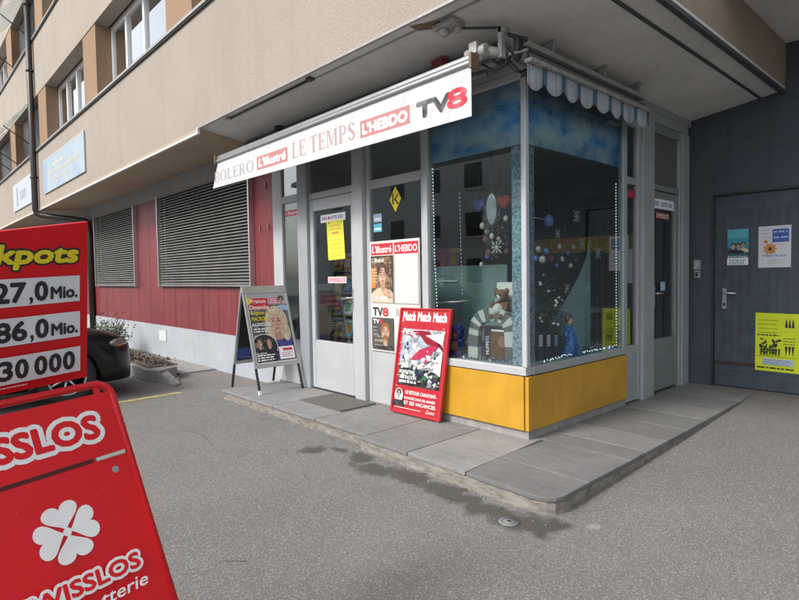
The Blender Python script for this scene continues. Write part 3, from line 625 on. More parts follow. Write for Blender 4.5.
# ---- snowflake ornaments
M_sn = mat('silver glitter', (.72, .74, .76), .3, .3)
sf0 = None
def flake(r, nrm, name='snowflake_ornament'):
    b = MB(); a_ = V(nrm).orthogonal().normalized(); c_ = V(nrm).cross(a_)
    for k in range(8):
        d_ = a_ * math.cos(k * PI / 4) + c_ * math.sin(k * PI / 4); e_ = V(nrm).cross(d_); rr = r * (1 if k % 2 == 0 else .7)
        b.tube([d_ * .004, d_ * rr], .0028, M_sn, 5, .0012)
        for q in (.5, .75): b.tube([d_ * rr * q, d_ * rr * (q + .2) + e_ * rr * .16], .0016, M_sn, 4); b.tube([d_ * rr * q, d_ * rr * (q + .2) - e_ * rr * .16], .0016, M_sn, 4)
    b.ball((0, 0, 0), .007, M_sn); b.tube([(0, 0, r * .9), (0, 0, r * .9 + .25)], .0008, M_wire, 4)
    return b.build(name, org=(0, 0, 0))
base_f = {}
G_SN = 'snowflake ornaments hanging in the display window'
for i, (x, y, z, r, nr, lb) in enumerate([
    (-1.04, .12, 1.36, .055, 'y', 'silver snowflake hanging low at the left of the front window'),
    (-.42, .16, 1.66, .075, 'y', 'large bluish snowflake hanging under the oval mirror'),
    (-.16, 1.02, 1.95, .075, 'x', 'highest silver snowflake behind the side window'),
    (-.16, .70, 1.78, .05, 'x', 'snowflake just below the blue glass ball'),
    (-.16, 1.12, 1.70, .07, 'x', 'snowflake hanging at the right end of the yellow board'),
    (-.16, 1.42, 1.62, .075, 'x', 'snowflake closest to the led string on the right'),
    (-.16, .85, 1.29, .055, 'x', 'lower snowflake beside the small christmas tree'),
    (-.16, 1.22, 1.29, .07, 'x', 'lower snowflake in front of the edge of the teal drape')]):
    if nr not in base_f: o = flake(.07, Y if nr == 'y' else X); base_f[nr] = o
    else: o = base_f[nr].copy(); C.objects.link(o)
    o.location = (x, y, z); o.scale = (r / .07,) * 3; tag(o, lb, 'snowflake', G_SN)
# ---- oval mirror with hearts
mr = empty('hanging_mirror', (-.55, .26, 1.8), 'oval mirror in a dark wire ring hanging behind the front window', 'mirror')
b = MB(); b.tube([(-.52 + .075 * math.cos(t_ * PI / 12), .22, 2.0 + .16 * math.sin(t_ * PI / 12)) for t_ in range(24)], .012, M_dk, 6, closed=True); b.tube([(-.52, .22, 2.16), (-.53, .22, 2.26), (-.51, .22, 2.36), (-.52, .22, 2.5)], .006, M_dk, 6); b.build('ring', mr)
b = MB(); b.ball((-.52, .22, 2.0), .12, mat('mirror face', (.6, .68, .72), .25, .3), .5, .05, 1.15); b.build('mirror_face', mr)
def heart(b, c, r, ma, u=X, v=Z, n_=Y, dep=.03):
    P = []
    for i in range(28):
        t_ = 2 * PI * i / 28; P.append(V(c) + u * (r * math.sin(t_) ** 3) + v * (r / 16 * (13 * math.cos(t_) - 5 * math.cos(2 * t_) - 2 * math.cos(3 * t_) - math.cos(4 * t_))))
    b.prism(P, n_ * dep, ma)
for x, z, col, nm, lb in ((-.65, 2.05, (.04, .06, .35), 'heart_ornament', 'blue heart ornament left of the oval mirror'), (-.38, 2.05, (.5, .05, .02), 'heart_ornament', 'orange red heart ornament right of the oval mirror')):
    b = MB(); heart(b, (x, .2, z), .062, mat('heart %s' % lb[:4], col, .3)); b.tube([(x, .21, z + .05), (x, .21, z + .3)], .001, M_wire, 4); b.build(nm, label=lb, cat='ornament', group='heart ornaments')
def bell(b, c, r, ma): r *= .72; b.ball(V(c), r, ma, 1, 1, 1.25); b.tube([V(c) + Z * r, V(c) + Z * (r + .12)], .001, M_wire, 4)
M_wb = mat('white porcelain', (.6, .58, .52), .3); M_br = mat('brown felt', (.16, .07, .045), .9); M_bb = mat('blue glass ball', (.12, .22, .6), .12, .1, coat=.5)
def cluster(name, items, label, cat, group=None):
    o = empty(name, items[0][0], label, cat, group)
    for c, r, ma in items: b = MB(); bell(b, c, r, ma); b.build('bauble', o)
cluster('bauble_cluster', [((-.62, .22, 1.86), .035, M_wb), ((-.60, .24, 1.74), .04, M_br), ((-.35, .2, 1.9), .03, M_wb), ((-.50, .2, 1.76), .03, M_wb), ((-.58, .25, 1.62), .035, M_br), ((-.36, .22, 1.62), .03, M_br)], 'white and brown baubles dangling round the oval mirror', 'baubles')
cluster('bauble_cluster', [((-.2, .46, 1.64), .03, M_wb), ((-.2, .58, 1.62), .035, M_bb), ((-.2, .52, 1.55), .04, M_wb), ((-.2, .66, 1.56), .035, pm('dark red ball', (.25, .03, .03))), ((-.2, .42, 1.56), .03, M_bb)], 'white and blue baubles hanging under the blue ball in the side window', 'baubles')
cluster('bauble_cluster', [((-.70 + .05 * (i % 4), .3 + .02 * i, 1.52 + .075 * i), .026, [M_wb, M_bb, M_br, M_sn][i % 4]) for i in range(9)], 'loose strand of small mixed baubles left of the oval mirror', 'baubles')
cluster('bauble_cluster', [((-.3, .9 + .05 * i, 1.5 + .06 * ((i * 3) % 5)), .028, [M_bb, M_sn, M_wb, M_br][i % 4]) for i in range(8)], 'strand of small baubles hanging right of the christmas tree', 'baubles')
for i, (x, w_, h, c_, lb) in enumerate(((-.80, .11, .13, (.05, .08, .2), 'small blue'), (-.69, .07, .09, (.35, .05, .05), 'tiny red'), (-.97, .08, .10, (.3, .3, .26), 'small cream'))):
    q = MB(); q.box(x, .3, .685, x + w_, .38, .685 + h, pm('wrap %d' % i, c_)); q.box(x + w_ * .44, .298, .685, x + w_ * .56, .2995, .685 + h, M_sn); q.build('wrapped_gift', label=lb + ' wrapped gift on the teal shelf of the front window', cat='gift', group='wrapped gifts in the front window')
b = MB(); bell(b, (-.2, .62, 1.89), .062, M_bb); b.tube([(-.2, .3, 1.91), (-.2, .6, 1.9)], .004, M_sn); b.build('glass_ball', label='shiny blue glass ball hanging in the side window', cat='glass ball')
# ---- christmas tree
tr_ = empty('christmas_tree', (-.34, .80, .69), 'small dark green christmas tree inside the side display window', 'christmas tree')
b = MB(); b.tube([(-.34, .80, .69), (-.34, .80, 1.5)], .015, M_br, 6); b.build('trunk', tr_)
M_ndl = mat('artificial needles', (.03, .10, .05), .7, var=.4, scale=40); b = MB()
for i in range(4200):
    z = R.random() ** 1.3; rad = .24 * (1 - z) + .015 + .02 * math.sin(z * 40); a_ = R.random() * 2 * PI; q = rad * R.uniform(.35, 1); c = V((-.34 + q * math.cos(a_), .80 + q * math.sin(a_), .76 + z * .78)); dd = V((math.cos(a_), math.sin(a_), R.uniform(-.5, .4))).normalized() * .04; sd = dd.cross(Z).normalized() * .008
    b.add([c - sd, c + sd, c + dd + sd * .3, c + dd - sd * .3], [(0, 1, 2, 3)], M_ndl)
b.build('branches', tr_)
for i in range(26):
    z = R.random() * .85; a_ = -PI / 2 + R.uniform(-1, 2.6); rad = .24 * (1 - z) + .02; b = MB(); b.ball((-.34 + rad * math.cos(a_), .80 + rad * math.sin(a_), .80 + z * .75), .014, [M_wb, M_br, M_sn][i % 3]); b.build('ornament', tr_)
# ---- plush toys, books, scarf
M_gran_ = pm('pale grit', (.45, .43, .4)); M_pap = pm('white card', (.68, .67, .64)); M_fur = mat('brown plush fur', (.22, .10, .06), .95, var=.2, scale=60, bmp=.3, bscale=200); M_fur2 = mat('white plush fur', (.62, .6, .56), .95, var=.1, scale=60)
def plush(loc, s, body, belly, label, hat=None, z_rot=0):
    o = empty('plush_toy', loc, label, 'plush toy', 'plush toys in the display window'); x, y, z = loc
    b = MB(); b.ball((x, y, z + .08 * s), .075 * s, body, 1, .85, 1.1); b.ball((x, y, z + .19 * s), .06 * s, body, 1.05, .95, 1); b.ball((x, y - .045 * s, z + .175 * s), .03 * s, belly); b.ball((x, y - .045 * s, z + .08 * s), .05 * s, belly)
    for q in (-1, 1):
        b.ball((x + q * .055 * s, y, z + .235 * s), .026 * s, body, 1, .5, 1); b.ball((x + q * .075 * s, y - .03 * s, z + .1 * s), .028 * s, body, .9, 1, 1.6); b.ball((x + q * .05 * s, y - .06 * s, z + .02 * s), .033 * s, body, 1, 1.4, .9)
        b.ball((x + q * .022 * s, y - .056 * s, z + .205 * s), .008 * s, M_blk)
    b.ball((x, y - .074 * s, z + .185 * s), .009 * s, M_blk); b.build('body', o)
    if hat: b = MB(); b.ball((x, y, z + .235 * s), .05 * s, hat, 1, 1, .7); b.build('hat', o)
b = MB(); b.fbox(V((-.50, .235, 1.10)), X, V((0, .15, 1)).normalized(), V((0, -1, .15)).normalized(), 0, .26, 0, .26, 0, .006, M_pap); b.build('backing_card', label='white card standing behind the plush toy on the scarf', cat='card')
plush((-.38, .17, 1.05), 1.0, M_fur, M_fur2, 'brown and white plush toy sitting on top of the striped scarf')
M_s1 = mat('scarf light wool', (.55, .56, .55), .95, var=.08, scale=60, bmp=.4, bscale=150); M_s2 = mat('scarf grey wool', (.13, .14, .15), .95, var=.1, scale=60, bmp=.4, bscale=150)
sc_ = MB(); prof = [(-.63, .10, .695), (-.625, .10, .9), (-.60, .10, 1.0), (-.55, .105, 1.06), (-.45, .11, 1.085), (-.35, .11, 1.08), (-.27, .105, 1.04), (-.235, .10, .95), (-.225, .10, .695)]
P = []
for a_, c_ in zip(prof, prof[1:]):
    for k in range(6): P.append(V(a_).lerp(V(c_), k / 6))
P.append(V(prof[-1]))
for i in range(len(P) - 1):
    ma = M_s1 if (i // 3) % 2 == 0 else M_s2; t0 = (P[min(i + 1, len(P) - 1)] - P[max(i - 1, 0)]).normalized(); t1 = (P[min(i + 2, len(P) - 1)] - P[i]).normalized(); n0 = t0.cross(Y); n1 = t1.cross(Y); ww = .055; d0 = .09
    q = [P[i] + n0 * ww, P[i + 1] + n1 * ww, P[i + 1] - n1 * ww, P[i] - n0 * ww]
    sc_.add([p - Y * .02 for p in q] + [p + Y * .04 for p in q], [(0, 3, 2, 1), (4, 5, 6, 7), (0, 1, 5, 4), (2, 3, 7, 6)], ma, False)
sc_.build('striped_scarf', label='grey and white striped scarf draped in an arch in the front window', cat='scarf', bevel=.006)
b = MB(); b.box(-.54, .13, .685, -.28, .2, .98, pm('book navy', (.02, .025, .05))); f = Flat(b, (-.54, .129, .685), X, Z); f.rect(.07, .02, .25, .27, pm('book picture', (.16, .07, .045))); f.ell(.15, .12, .05, .08, M_br); f.ell(.19, .17, .04, .05, pm('book picture light', (.3, .15, .1))); f.rect(.08, .255, .24, .27, INK['white']); f.text('MUPPETS', .055, .05, .035, .16, INK['white'], .02, rot=PI / 2)
b.build('boxed_book', label='dark boxed book with a brown picture under the scarf arch', cat='book')
o = plush((-.87, .16, .69), 1.05, mat('blue plush', (.02, .035, .22), .95, var=.2, scale=50), mat('tan plush', (.25, .14, .09), .95), 'blue hooded plush toy at the left of the front window', mat('blue hat', (.03, .06, .34), .9))
dl = empty('doll', (-.13, .84, .69), 'doll in a blue dress standing in the side window', 'doll')
M_sat = two_tone('blue satin', (.01, .06, .30), (.04, .24, .72), 22, .4, .62, .35, st=(1, 1, .25)); dx, dy = -.13, .84
b = MB(); b.tube([(dx, dy, .69), (dx, dy, .76), (dx, dy, .84), (dx, dy, .90), (dx, dy, .945)], .105, M_sat, 12, .03); b.ball((dx, dy - .02, .92), .045, M_sat, .8, 1.1, .8); b.tube([(dx, dy - .05, .93), (dx + .02, dy - .085, .88), (dx + .03, dy - .06, .83)], .018, M_sat, 7, .012)
b.tube([(dx, dy + .03, .95), (dx + .01, dy + .075, .88), (dx + .02, dy + .09, .78), (dx + .02, dy + .10, .70)], .03, mat('pale blue satin', (.2, .4, .55), .4), 8, .04); b.build('dress', dl)
b = MB(); b.ball((dx + .008, dy, .995), .034, INK['skin'], .9, .9, 1.15); b.tube([(dx, dy, .93), (dx, dy, .98)], .012, INK['skin']); b.build('head', dl)
b = MB(); b.ball((dx - .008, dy + .005, 1.01), .04, INK['brown'], 1, 1.05, 1.0); b.tube([(dx - .02, dy + .02, 1.0), (dx - .015, dy + .045, .95), (dx, dy + .05, .89)], .02, INK['brown'], 8, .008); b.ball((dx - .01, dy, 1.05), .02, INK['brown']); b.build('hair', dl)
for i, (y, h) in enumerate(((.36, .24), (.48, .23), (.60, .22))):
    b = MB(); b.box(-.24, y, .685, -.15, y + .095, .685 + h, pm('gift box dark', (.02, .02, .028))); f = Flat(b, (-.149, y, .685), Y, Z); f.rect(.02, h - .12, .075, h - .02, [INK['white'], INK['white'], INK['lblue']][i]); f.lines(.025, h - .05, .07, 4, .02, .006, INK['grey'], i)
    b.build('gift_box', label='dark gift box with a white label, ' + ['nearest the window corner', 'middle of the three in the side window', 'beside the doll in blue'][i], cat='gift box', group='dark gift boxes in the side window')
M_tin = mat('tinsel', (.5, .46, .58), .25, .7)
def tinsel(name, cs, label, n=260):
    b = MB()
    for i in range(n):
        c = R.choice(cs); p = V(c[:3]) + V((R.gauss(0, c[3]), R.gauss(0, c[4]), abs(R.gauss(0, c[5])))); dd = V((R.uniform(-1, 1), R.uniform(-1, 1), R.uniform(0, 1))).normalized() * .022; sd = dd.orthogonal().normalized() * .0022; b.add([p - sd, p + sd, p + dd], [(0, 1, 2)], M_tin)
    b.build(name, label=label, cat='tinsel', kind='stuff')
tinsel('tinsel', [(-.6 + .03 * i, .2, 2.0 - .11 * (i % 5), .02, .02, .05) for i in range(9)], 'thin silver tinsel strands tangled round the oval mirror', 300)
tinsel('tinsel', [(-.15, 1.05, .69, .03, .05, .06), (-.15, 1.2, .69, .03, .05, .05), (-.14, 1.38, .69, .03, .05, .04)], 'silver and lilac tinsel heaped at the foot of the side window', 420)
tinsel('tinsel', [(-.9, .1, .69, .08, .03, .012), (-.7, .09, .69, .08, .03, .012), (-.45, .07, .69, .1, .02, .012), (-.2, .06, .69, .08, .02, .012)], 'thin silver tinsel along the foot of the front window', 420)

# ================================================================== awnings
AW = -.6
M_bar = mat('grey awning bar', (.33, .335, .34), .4, .5, var=.08)
aw = empty('roller_awning', (-2.15, AW, 2.56), 'white roller awning with newspaper names printed on its valance', 'awning')
M_can = mat('white awning canvas', (.70, .70, .70), .8, var=.04, scale=3, streak=.12, dirt=(.5, .5, .5))
ma, t_, b_, pos = base('awning canvas creased'); cr = noise(t_, stretch(t_, pos, (5, 5, 1.6)), 3, 3); c_ = mix(t_, ramp(t_, cr, .3, .75), (.53, .535, .55), (.63, .63, .625)); t_.links.new(c_, b_.inputs['Base Color']); b_.inputs['Roughness'].default_value = .8; bump(t_, b_, cr, .7, .03); M_can = ma
b = MB(); b.add([(-4.285, AW, 2.572), (-.045, AW, 2.548), (-.045, AW, 2.905), (-4.125, AW, 2.872), (-4.285, AW + .003, 2.572), (-.045, AW + .003, 2.548), (-.045, AW + .003, 2.905), (-4.125, AW + .003, 2.872)], [(0, 1, 2, 3), (4, 7, 6, 5), (0, 4, 5, 1), (1, 5, 6, 2), (0, 3, 7, 4)], M_can)
f = Flat(b, (0, AW, 0), X, Z); M_f1 = pm('faded brown ink', (.36, .27, .27)); M_f2 = pm('faded red ink', (.48, .19, .19)); M_f3 = pm('faded pink ink', (.44, .30, .31)); M_f0 = pm('faded grey ink', (.33, .32, .33))
f.serif('BOLERO', -4.235, 2.635, .128, 1.02, M_f0)
f.rect(-3.145, 2.63, -2.50, 2.775, M_f2); f.text("L'illustré", -3.11, 2.655, .10, .575, INK['white'], .07, .15)
f.serif('LE TEMPS', -2.415, 2.64, .155, 1.04, M_f3)
f.rect(-1.30, 2.632, -.675, 2.775, M_f2); f.text("L'HEBDO", -1.275, 2.652, .10, .575, INK['white'], .08)
M_tv = two_tone('ink mottled black', (.03, .03, .03), (.30, .30, .30), 9, .45, .75, .6); M_t8 = two_tone('ink mottled red', (.5, .01, .03), (.6, .2, .22), 9, .45, .75, .6)
f.text('TV', -.60, 2.638, .132, .36, M_tv, .10); f.text('8', -.28, 2.635, .145, .20, M_t8, .065)
b.build('valance', aw)
b = MB(); b.tube([(-4.13, AW + .005, 2.888), (-.046, AW + .005, 2.92)], .026, M_bar, 12); b.tube([(-4.14, AW + .03, 2.925), (-.046, AW + .03, 2.957)], .036, M_bar, 14); b.build('front_bar', aw, bevel=.003)
b = MB(); b.box(-.045, AW - .03, 2.875, -.02, AW + .06, 2.985, mat('brown end cap', (.16, .11, .06), .5)); b.box(-4.165, AW - .03, 2.855, -4.14, AW + .06, 2.965, mat('brown end cap', (.16, .11, .06))); b.build('end_cap', aw, bevel=.004)
b = MB(); b.add([(-4.1, AW + .03, 2.955), (-.06, AW + .03, 2.98), (-.06, -.12, 3.13), (-4.1, -.12, 3.13)], [(0, 1, 2, 3)], mat('awning cloth', (.35, .35, .35), .9)); o = b.build('cloth', aw); o.modifiers.new('s', 'SOLIDIFY').thickness = .003
b = MB(); b.tube([(-4.15, -.11, 3.10), (-.1, -.11, 3.10)], .045, M_zinc, 12); b.box(-4.2, -.2, 3.145, -.1, -.12, 3.19, M_strip); b.build('roller', aw)
for x0, xm in ((-3.9, -2.6), (-.3, -1.5)):
    b = MB(); b.tube([(x0, -.1, 3.03), (xm, -.35, 2.985)], .022, M_zinc, 8); b.tube([(xm, -.35, 2.985), (x0 - .05 * (1 if x0 < -2 else -1), AW + .05, 2.94)], .018, M_zinc, 8); b.ball((xm, -.35, 2.985), .032, M_dk); b.build('arm', aw)
# corner mechanism and brackets
br_ = empty('awning_bracket', (-.12, -.25, 3.0), 'clutter of awning brackets and gearbox at the corner of the soffit', 'bracket')
M_old = mat('old painted metal', (.34, .34, .33), .6, .2, var=.25, scale=20)
b = MB(); b.box(-.1, -.56, 3.0, -.03, -.44, 3.08, M_old); b.tube([(-.16, -.5, 3.02), (.02, -.5, 3.02)], .045, M_old, 12); b.tube([(-.02, -.47, 3.03), (.06, -.38, 3.0)], .04, M_old, 12); b.box(.0, -.42, 2.95, .06, -.34, 3.03, M_dk); b.ball((-.06, -.5, 3.0), .05, M_old, 1, .6, 1); b.build('gearbox', br_, bevel=.004)
b = MB(); b.box(.05, -.42, 2.97, .085, -.37, 3.19, M_old); b.tube([(.07, -.42, 3.17), (.07, -.33, 3.17)], .028, M_old, 12); b.box(.12, -.33, 3.02, .165, -.27, 3.12, M_dk); b.tube([(.09, -.35, 3.14), (.19, -.25, 3.10)], .016, M_dk, 8); b.tube([(.09, -.35, 3.0), (.19, -.25, 3.03)], .012, M_old, 8); b.tube([(.1, -.36, 3.05), (.14, -.3, 2.95), (.16, -.25, 3.06), (.19, -.2, 2.92)], .014, M_blk, 6); b.build('bracket_plate', br_, bevel=.004)
b = MB(); b.box(-.36, -.66, 3.225, -.16, -.52, 3.265, M_old); b.ball((-.30, -.60, 3.22), .045, M_old); b.ball((-.2, -.56, 3.22), .035, M_old); b.tube([(-.2, -.56, 3.22), (.08, -.36, 3.19)], .011, M_dk, 6); b.build('ceiling_mount', br_, bevel=.004)
b = MB(); b.tube([(-.08, -.44, 2.96), (-.0, -.38, 2.90), (.06, -.33, 2.94), (.1, -.3, 3.03)], .007, M_blk, 6); b.tube([(.07, -.34, 2.95), (.12, -.28, 2.88), (.14, -.2, 2.92)], .006, M_blk, 6); b.tube([(.05, -.3, 3.0), (.1, -.22, 2.9), (.05, -.05, 2.98)], .006, M_blk, 6); b.build('cable', br_)
b = MB(); b.prism([(-.72, -.30, 3.20), (-.60, -.30, 3.20), (-.58, -.26, 3.205), (-.74, -.26, 3.205)], (0, 0, -.06), mat('dark red clamp', (.16, .02, .02), .5)); b.box(-.70, -.28, 3.05, -.62, -.2, 3.14, M_dk); b.build('awning_clamp', label='dark red clamp under the soffit left of the corner brackets', cat='clamp')
b = MB(); b.tube([(-3.32, -.18, 3.215), (-3.32, -.18, 3.17)], .075, M_blk, 16); b.tube([(-3.32, -.18, 3.17), (-3.32, -.18, 3.14)], .06, M_blk, 16, .045); b.build('ceiling_lamp', label='small round black lamp under the soffit above the awning', cat='lamp')
# striped awning on the side
sa = empty('striped_awning', (.2, .8, 2.78), 'rolled up awning with a scalloped blue and white valance', 'awning')
b = MB(); M_blu = mat('blue stripe cloth', (.07, .15, .23), .85, var=.1); M_wst = two_tone('white stripe cloth', (.44, .48, .52), (.18, .24, .33), 60, .50, .68, .85, st=(1, 1, .02))
y0, y1 = -.27, 1.70; ns = 8; wd = (y1 - y0) / ns
for i in range(ns):
    yy = y0 + i * wd; n = 16
    for k in range(n):
        a_ = k / n; c_ = (k + 1) / n; col = M_blu if a_ >= .70 else M_wst
        def zb(t): u = abs((t + .15) % 1 - .5) * 2; return 2.755 + .075 * (u ** 2.2) + .0125 * ((yy - y0))
        def xr(t): return .205 + .008 * math.sin((yy + t * wd) * 9)
        b.add([(xr(a_), yy + a_ * wd, zb(a_)), (xr(c_), yy + c_ * wd, zb(c_)), (xr(c_), yy + c_ * wd, 2.945), (xr(a_), yy + a_ * wd, 2.945)], [(0, 1, 2, 3)], col, True)
o = b.build('valance', sa); o.modifiers.new('s', 'SOLIDIFY').thickness = .003
b = MB(); b.box(.17, y0, 2.935, .235, y1, 2.965, M_old); b.tube([(.13, y0, 3.0), (.13, y1, 3.0)], .05, mat('rolled cloth', (.16, .16, .15), .9), 12); b.box(.05, y0 + .02, 3.06, .19, y1 - .02, 3.10, M_old); b.build('cassette', sa, bevel=.004)
for yy in (.1, .9, 1.55): b = MB(); b.prism([(.10, yy, 3.10), (.17, yy, 3.10), (.19, yy, 3.205), (.10, yy, 3.19)], (0, .03, 0), M_zinc); b.build('wall_bracket', sa, bevel=.004)

# ================================================================== drainpipe, signs, far window awnings
b = MB(); b.tube([(-13.85, YF - .09, 10.0), (-13.85, YF - .09, 3.22), (-13.84, YF - .06, 3.14), (-13.78, YF + .02, 3.09), (-12.95, .0, 2.93), (-12.78, .02, 2.86), (-12.7, .03, 2.7), (-12.7, .03, .05)], .07, M_pipe, 12)
for z in (4.0, 6.6, 8.2): b.tube([(-13.85, YF - .09, z), (-13.85, YF - .09, z + .05)], .085, M_pipe, 12)
b.build('drainpipe', label='dark brown drainpipe running down the facade and under the overhang', cat='drainpipe')
def board(x0, x1, z0, z1, label, fn, col):
    b = MB(); b.box(x0, YF - .03, z0, x1, YF - .002, z1, col); fn(Flat(b, (x0, YF - .031, z0), X, Z)); b.build('facade_sign', label=label, cat='sign')
M_sgn = two_tone('faded blue sign', (.30, .40, .50), (.42, .47, .50), 1.3, .4, .65, .6); M_sg2 = pm('faded sign print', (.26, .36, .50)); M_sy = pm('faded yellow print', (.46, .44, .34)); M_sp = pm('faded pale print', (.5, .47, .45))
def s1(f): f.rect(.02, .02, .35, .75, M_sg2); f.lines(1.0, .5, 2.3, 1, .1, .08, M_sp, 14); f.lines(.7, .34, 3.4, 1, .1, .07, M_sy, 4); f.lines(.9, .18, 2.4, 1, .1, .06, M_sy, 8); f.poly([(0, .74), (3.7, .74), (3.7, .77), (0, .77)], M_sp)
board(-13.1, -9.38, 3.52, 4.29, 'pale blue facade sign right of the drainpipe', s1, M_sgn)
def s2(f): f.rect(.55, .1, .78, .62, pm('faded emblem', (.22, .25, .33))); f.rect(.62, .2, .71, .52, M_sg2); f.text('som', 1.1, .22, .26, .9, pm('faded letters', (.26, .29, .38)), .01)
board(-17.35, -14.15, 3.50, 4.25, 'faded white facade sign left of the drainpipe', s2, pm('faded white sign', (.46, .50, .55)))
M_acl = mat('pale awning cloth', (.75, .75, .72), .9); M_acl.node_tree.nodes['Principled BSDF'].inputs['Transmission Weight'].default_value = .5; M_acl.node_tree.nodes['Principled BSDF'].inputs['IOR'].default_value = 1.02
for x0, x1, z, lb in ((-16.65, -14.0, 6.0, 'tilted pale window awning on the first floor left of the drainpipe'), (-20.9, -17.7, 6.0, 'tilted pale window awning further left on the first floor'), (-16.65, -14.0, 8.7, 'tilted pale window awning on the upper floor')):
    o = empty('window_awning', (x0, YF, z - .5), lb, 'awning', 'window awnings left of the drainpipe')
    b = MB(); b.add([(x0, YF - .02, z), (x1, YF - .02, z), (x1, YF - .65, z - .75), (x0, YF - .65, z - .75)], [(0, 1, 2, 3)], M_acl); q = b.build('cloth', o); q.modifiers.new('s', 'SOLIDIFY').thickness = .01
    for xx in (x0 + .05, x1 - .05): b = MB(); b.tube([(xx, YF - .01, z - 1.2), (xx, YF - .65, z - .76)], .015, M_dk, 6); b.build('arm', o)
    b = MB(); b.box(x0 + .1, YF + .16, z - 1.28, x1 - .1, YF + .2, z - .01, M_blk); b.build('dark_opening', o)

# ================================================================== stickers and posters on the shop front
def sheet(name, O, u, v, w_, h_, col, fn, label, cat, group=None, th=.002):
    b = MB(); u = V(u).normalized(); v = V(v).normalized(); n_ = u.cross(v); b.fbox(V(O), u, v, n_, 0, w_, 0, h_, 0, th, col)
    f = Flat(b, V(O) + n_ * th, u, v, lift=.0003); fn(f); return b.build(name, label=label, cat=cat, group=group)
yd = .0185
sheet('sticker', (-2.86, yd + .025, 2.055), X, V((.02, 0, 1)), .47, .088, INK['white'], lambda f: (f.text('EURO', .03, .025, .04, .1, INK['blue'], .04), f.ell(.16, .045, .02, .02, INK['pink']), f.text('LOTTO', .19, .025, .04, .13, INK['blue'], .04), f.text('EXO', .34, .025, .04, .1, INK['blue'], .04)), 'white and blue lottery strip at the top of the door pane', 'sticker')
def note(f): f.ell(.05, .42, .012, .012, INK['black']); f.ell(.27, .42, .008, .008, M_old); f.lines(.05, .38, .28, 2, .04, .008, INK['orange'], 2); f.rect(.1, .29, .22, .31, INK['orange']); f.lines(.06, .22, .28, 3, .05, .007, pm('note pencil', (.5, .42, .1)), 3); f.lines(.06, .07, .27, 2, .03, .007, pm('note pencil', (.5, .42, .1)), 4)
sheet('paper_note', (-2.715, yd + .022, 1.62), V((1, 0, .03)), V((-.06, 0, 1)), .315, .44, pm('yellow paper', (.72, .68, .06)), note, 'yellow paper note taped to the glass of the kiosk door', 'note')
b = MB(); f = Flat(b, (-2.74, yd + .025, 1.36), X, Z, lift=.0005); f.rect(-.0, -.0, .35, .072, pm('pale pink sticker', (.72, .6, .64))); f.text('SWISSLOS', .015, .012, .048, .32, INK['red'], .03); b.build('sticker', label='pale lottery sticker in the middle of the kiosk door pane', cat='sticker')
b = MB(); f = Flat(b, (-3.66, .054, 2.2), X, Z, lift=.0005); f.rect(0, 0, .30, .07, INK['red']); f.text("L'illustré", .02, .015, .045, .26, INK['white'], .02); b.build('sticker', label='red magazine sticker at the top of the narrow window by the red wall', cat='sticker')
b = MB(); f = Flat(b, (-1.58, .054, 2.19), V((1, 0, 0)), Z, lift=.0005); f.poly([(0, -.13), (.085, 0), (0, .13), (-.085, 0)], INK['yellow']); f.polys([[(-.045, -.05), (-.025, -.05), (-.025, .06), (-.045, .06)], [(-.02, .0), (.035, .05), (.045, .035), (-.01, -.012)], [(-.02, .0), (-.005, .012), (.05, -.05), (.03, -.055)]], INK['black']); b.build('sticker', label='yellow diamond kiosk sticker with a black K', cat='sticker')
for z, col, lb in ((1.985, INK['lblue'], 'upper small blue sticker on the pane beside the door'), (1.885, pm('cyan', (.1, .45, .6)), 'lower small cyan sticker on the pane beside the door')):
    b = MB(); b.box(-1.92, .0515, z, -1.79, .0535, z + .085, col); f = Flat(b, (-1.92, .0515, z), X, Z); f.rect(.015, .02, .115, .04, INK['white']); b.build('sticker', label=lb, cat='sticker')
# magazine poster frame
pf = empty('magazine_display', (-1.94, .03, .68), 'white frame of four magazine covers fixed to the window', 'magazine display')
b = MB(); b.box(-1.945, .018, .66, -1.215, .03, 1.785, mat('poster board', (.62, .62, .60), .5, var=.03)); f = Flat(b, (-1.945, .018, .66), X, Z)
f.rect(.02, .985, .355, 1.10, INK['red']); f.text("L'illustré", .035, 1.005, .075, .30, INK['white'], .03, .1); f.rect(.375, .985, .715, 1.10, INK['red']); f.text("L'HEBDO", .39, 1.005, .07, .31, INK['white'], .03)
f.rect(.36, .50, .375, .985, INK['grey']); f.rect(.71, .50, .725, .985, INK['grey']); f.rect(.36, .49, .725, .50, INK['grey'])
f.text('TV', .03, .36, .09, .16, INK['black'], .05); f.text('8', .185, .36, .09, .09, INK['red'], .05); f.serif('BOLERO', .39, .37, .075, .31, M_f0)
b.build('board', pf, bevel=.003)
def cov(a0, b0, a1, b1, name, fn):
    b = MB(); b.box(-1.945 + a0, .011, .66 + b0, -1.945 + a1, .016, .66 + b1, INK['dark']); f = Flat(b, (-1.945 + a0, .011, .66 + b0), X, Z, lift=.0003); f.clip = (0, 0, a1 - a0, b1 - b0); fn(f); b.build(name, pf)
def c1(f):
    f.rect(.01, .01, .32, .46, two_tone('cover brown', (.06, .04, .02), (.34, .22, .12), 26, .4, .62, .5)); f.text("L'illustré", .02, .41, .045, .18, INK['white'], .02); f.rect(.0, .15, .07, .35, INK['orange']); f.lines(.02, .33, .1, 5, .03, .01, INK['cream'], 3)
    f.person(.18, .19, .19, INK['skin'], INK['brown'], INK['cream']); f.ell(.1, .1, .09, .04, INK['cream'], rot=.4); f.ell(.24, .1, .09, .04, INK['skin'], rot=-.5); f.lines(.06, .03, .26, 1, .04, .03, INK['white'], 7)
cov(.02, .50, .355, .975, 'magazine_cover', c1)
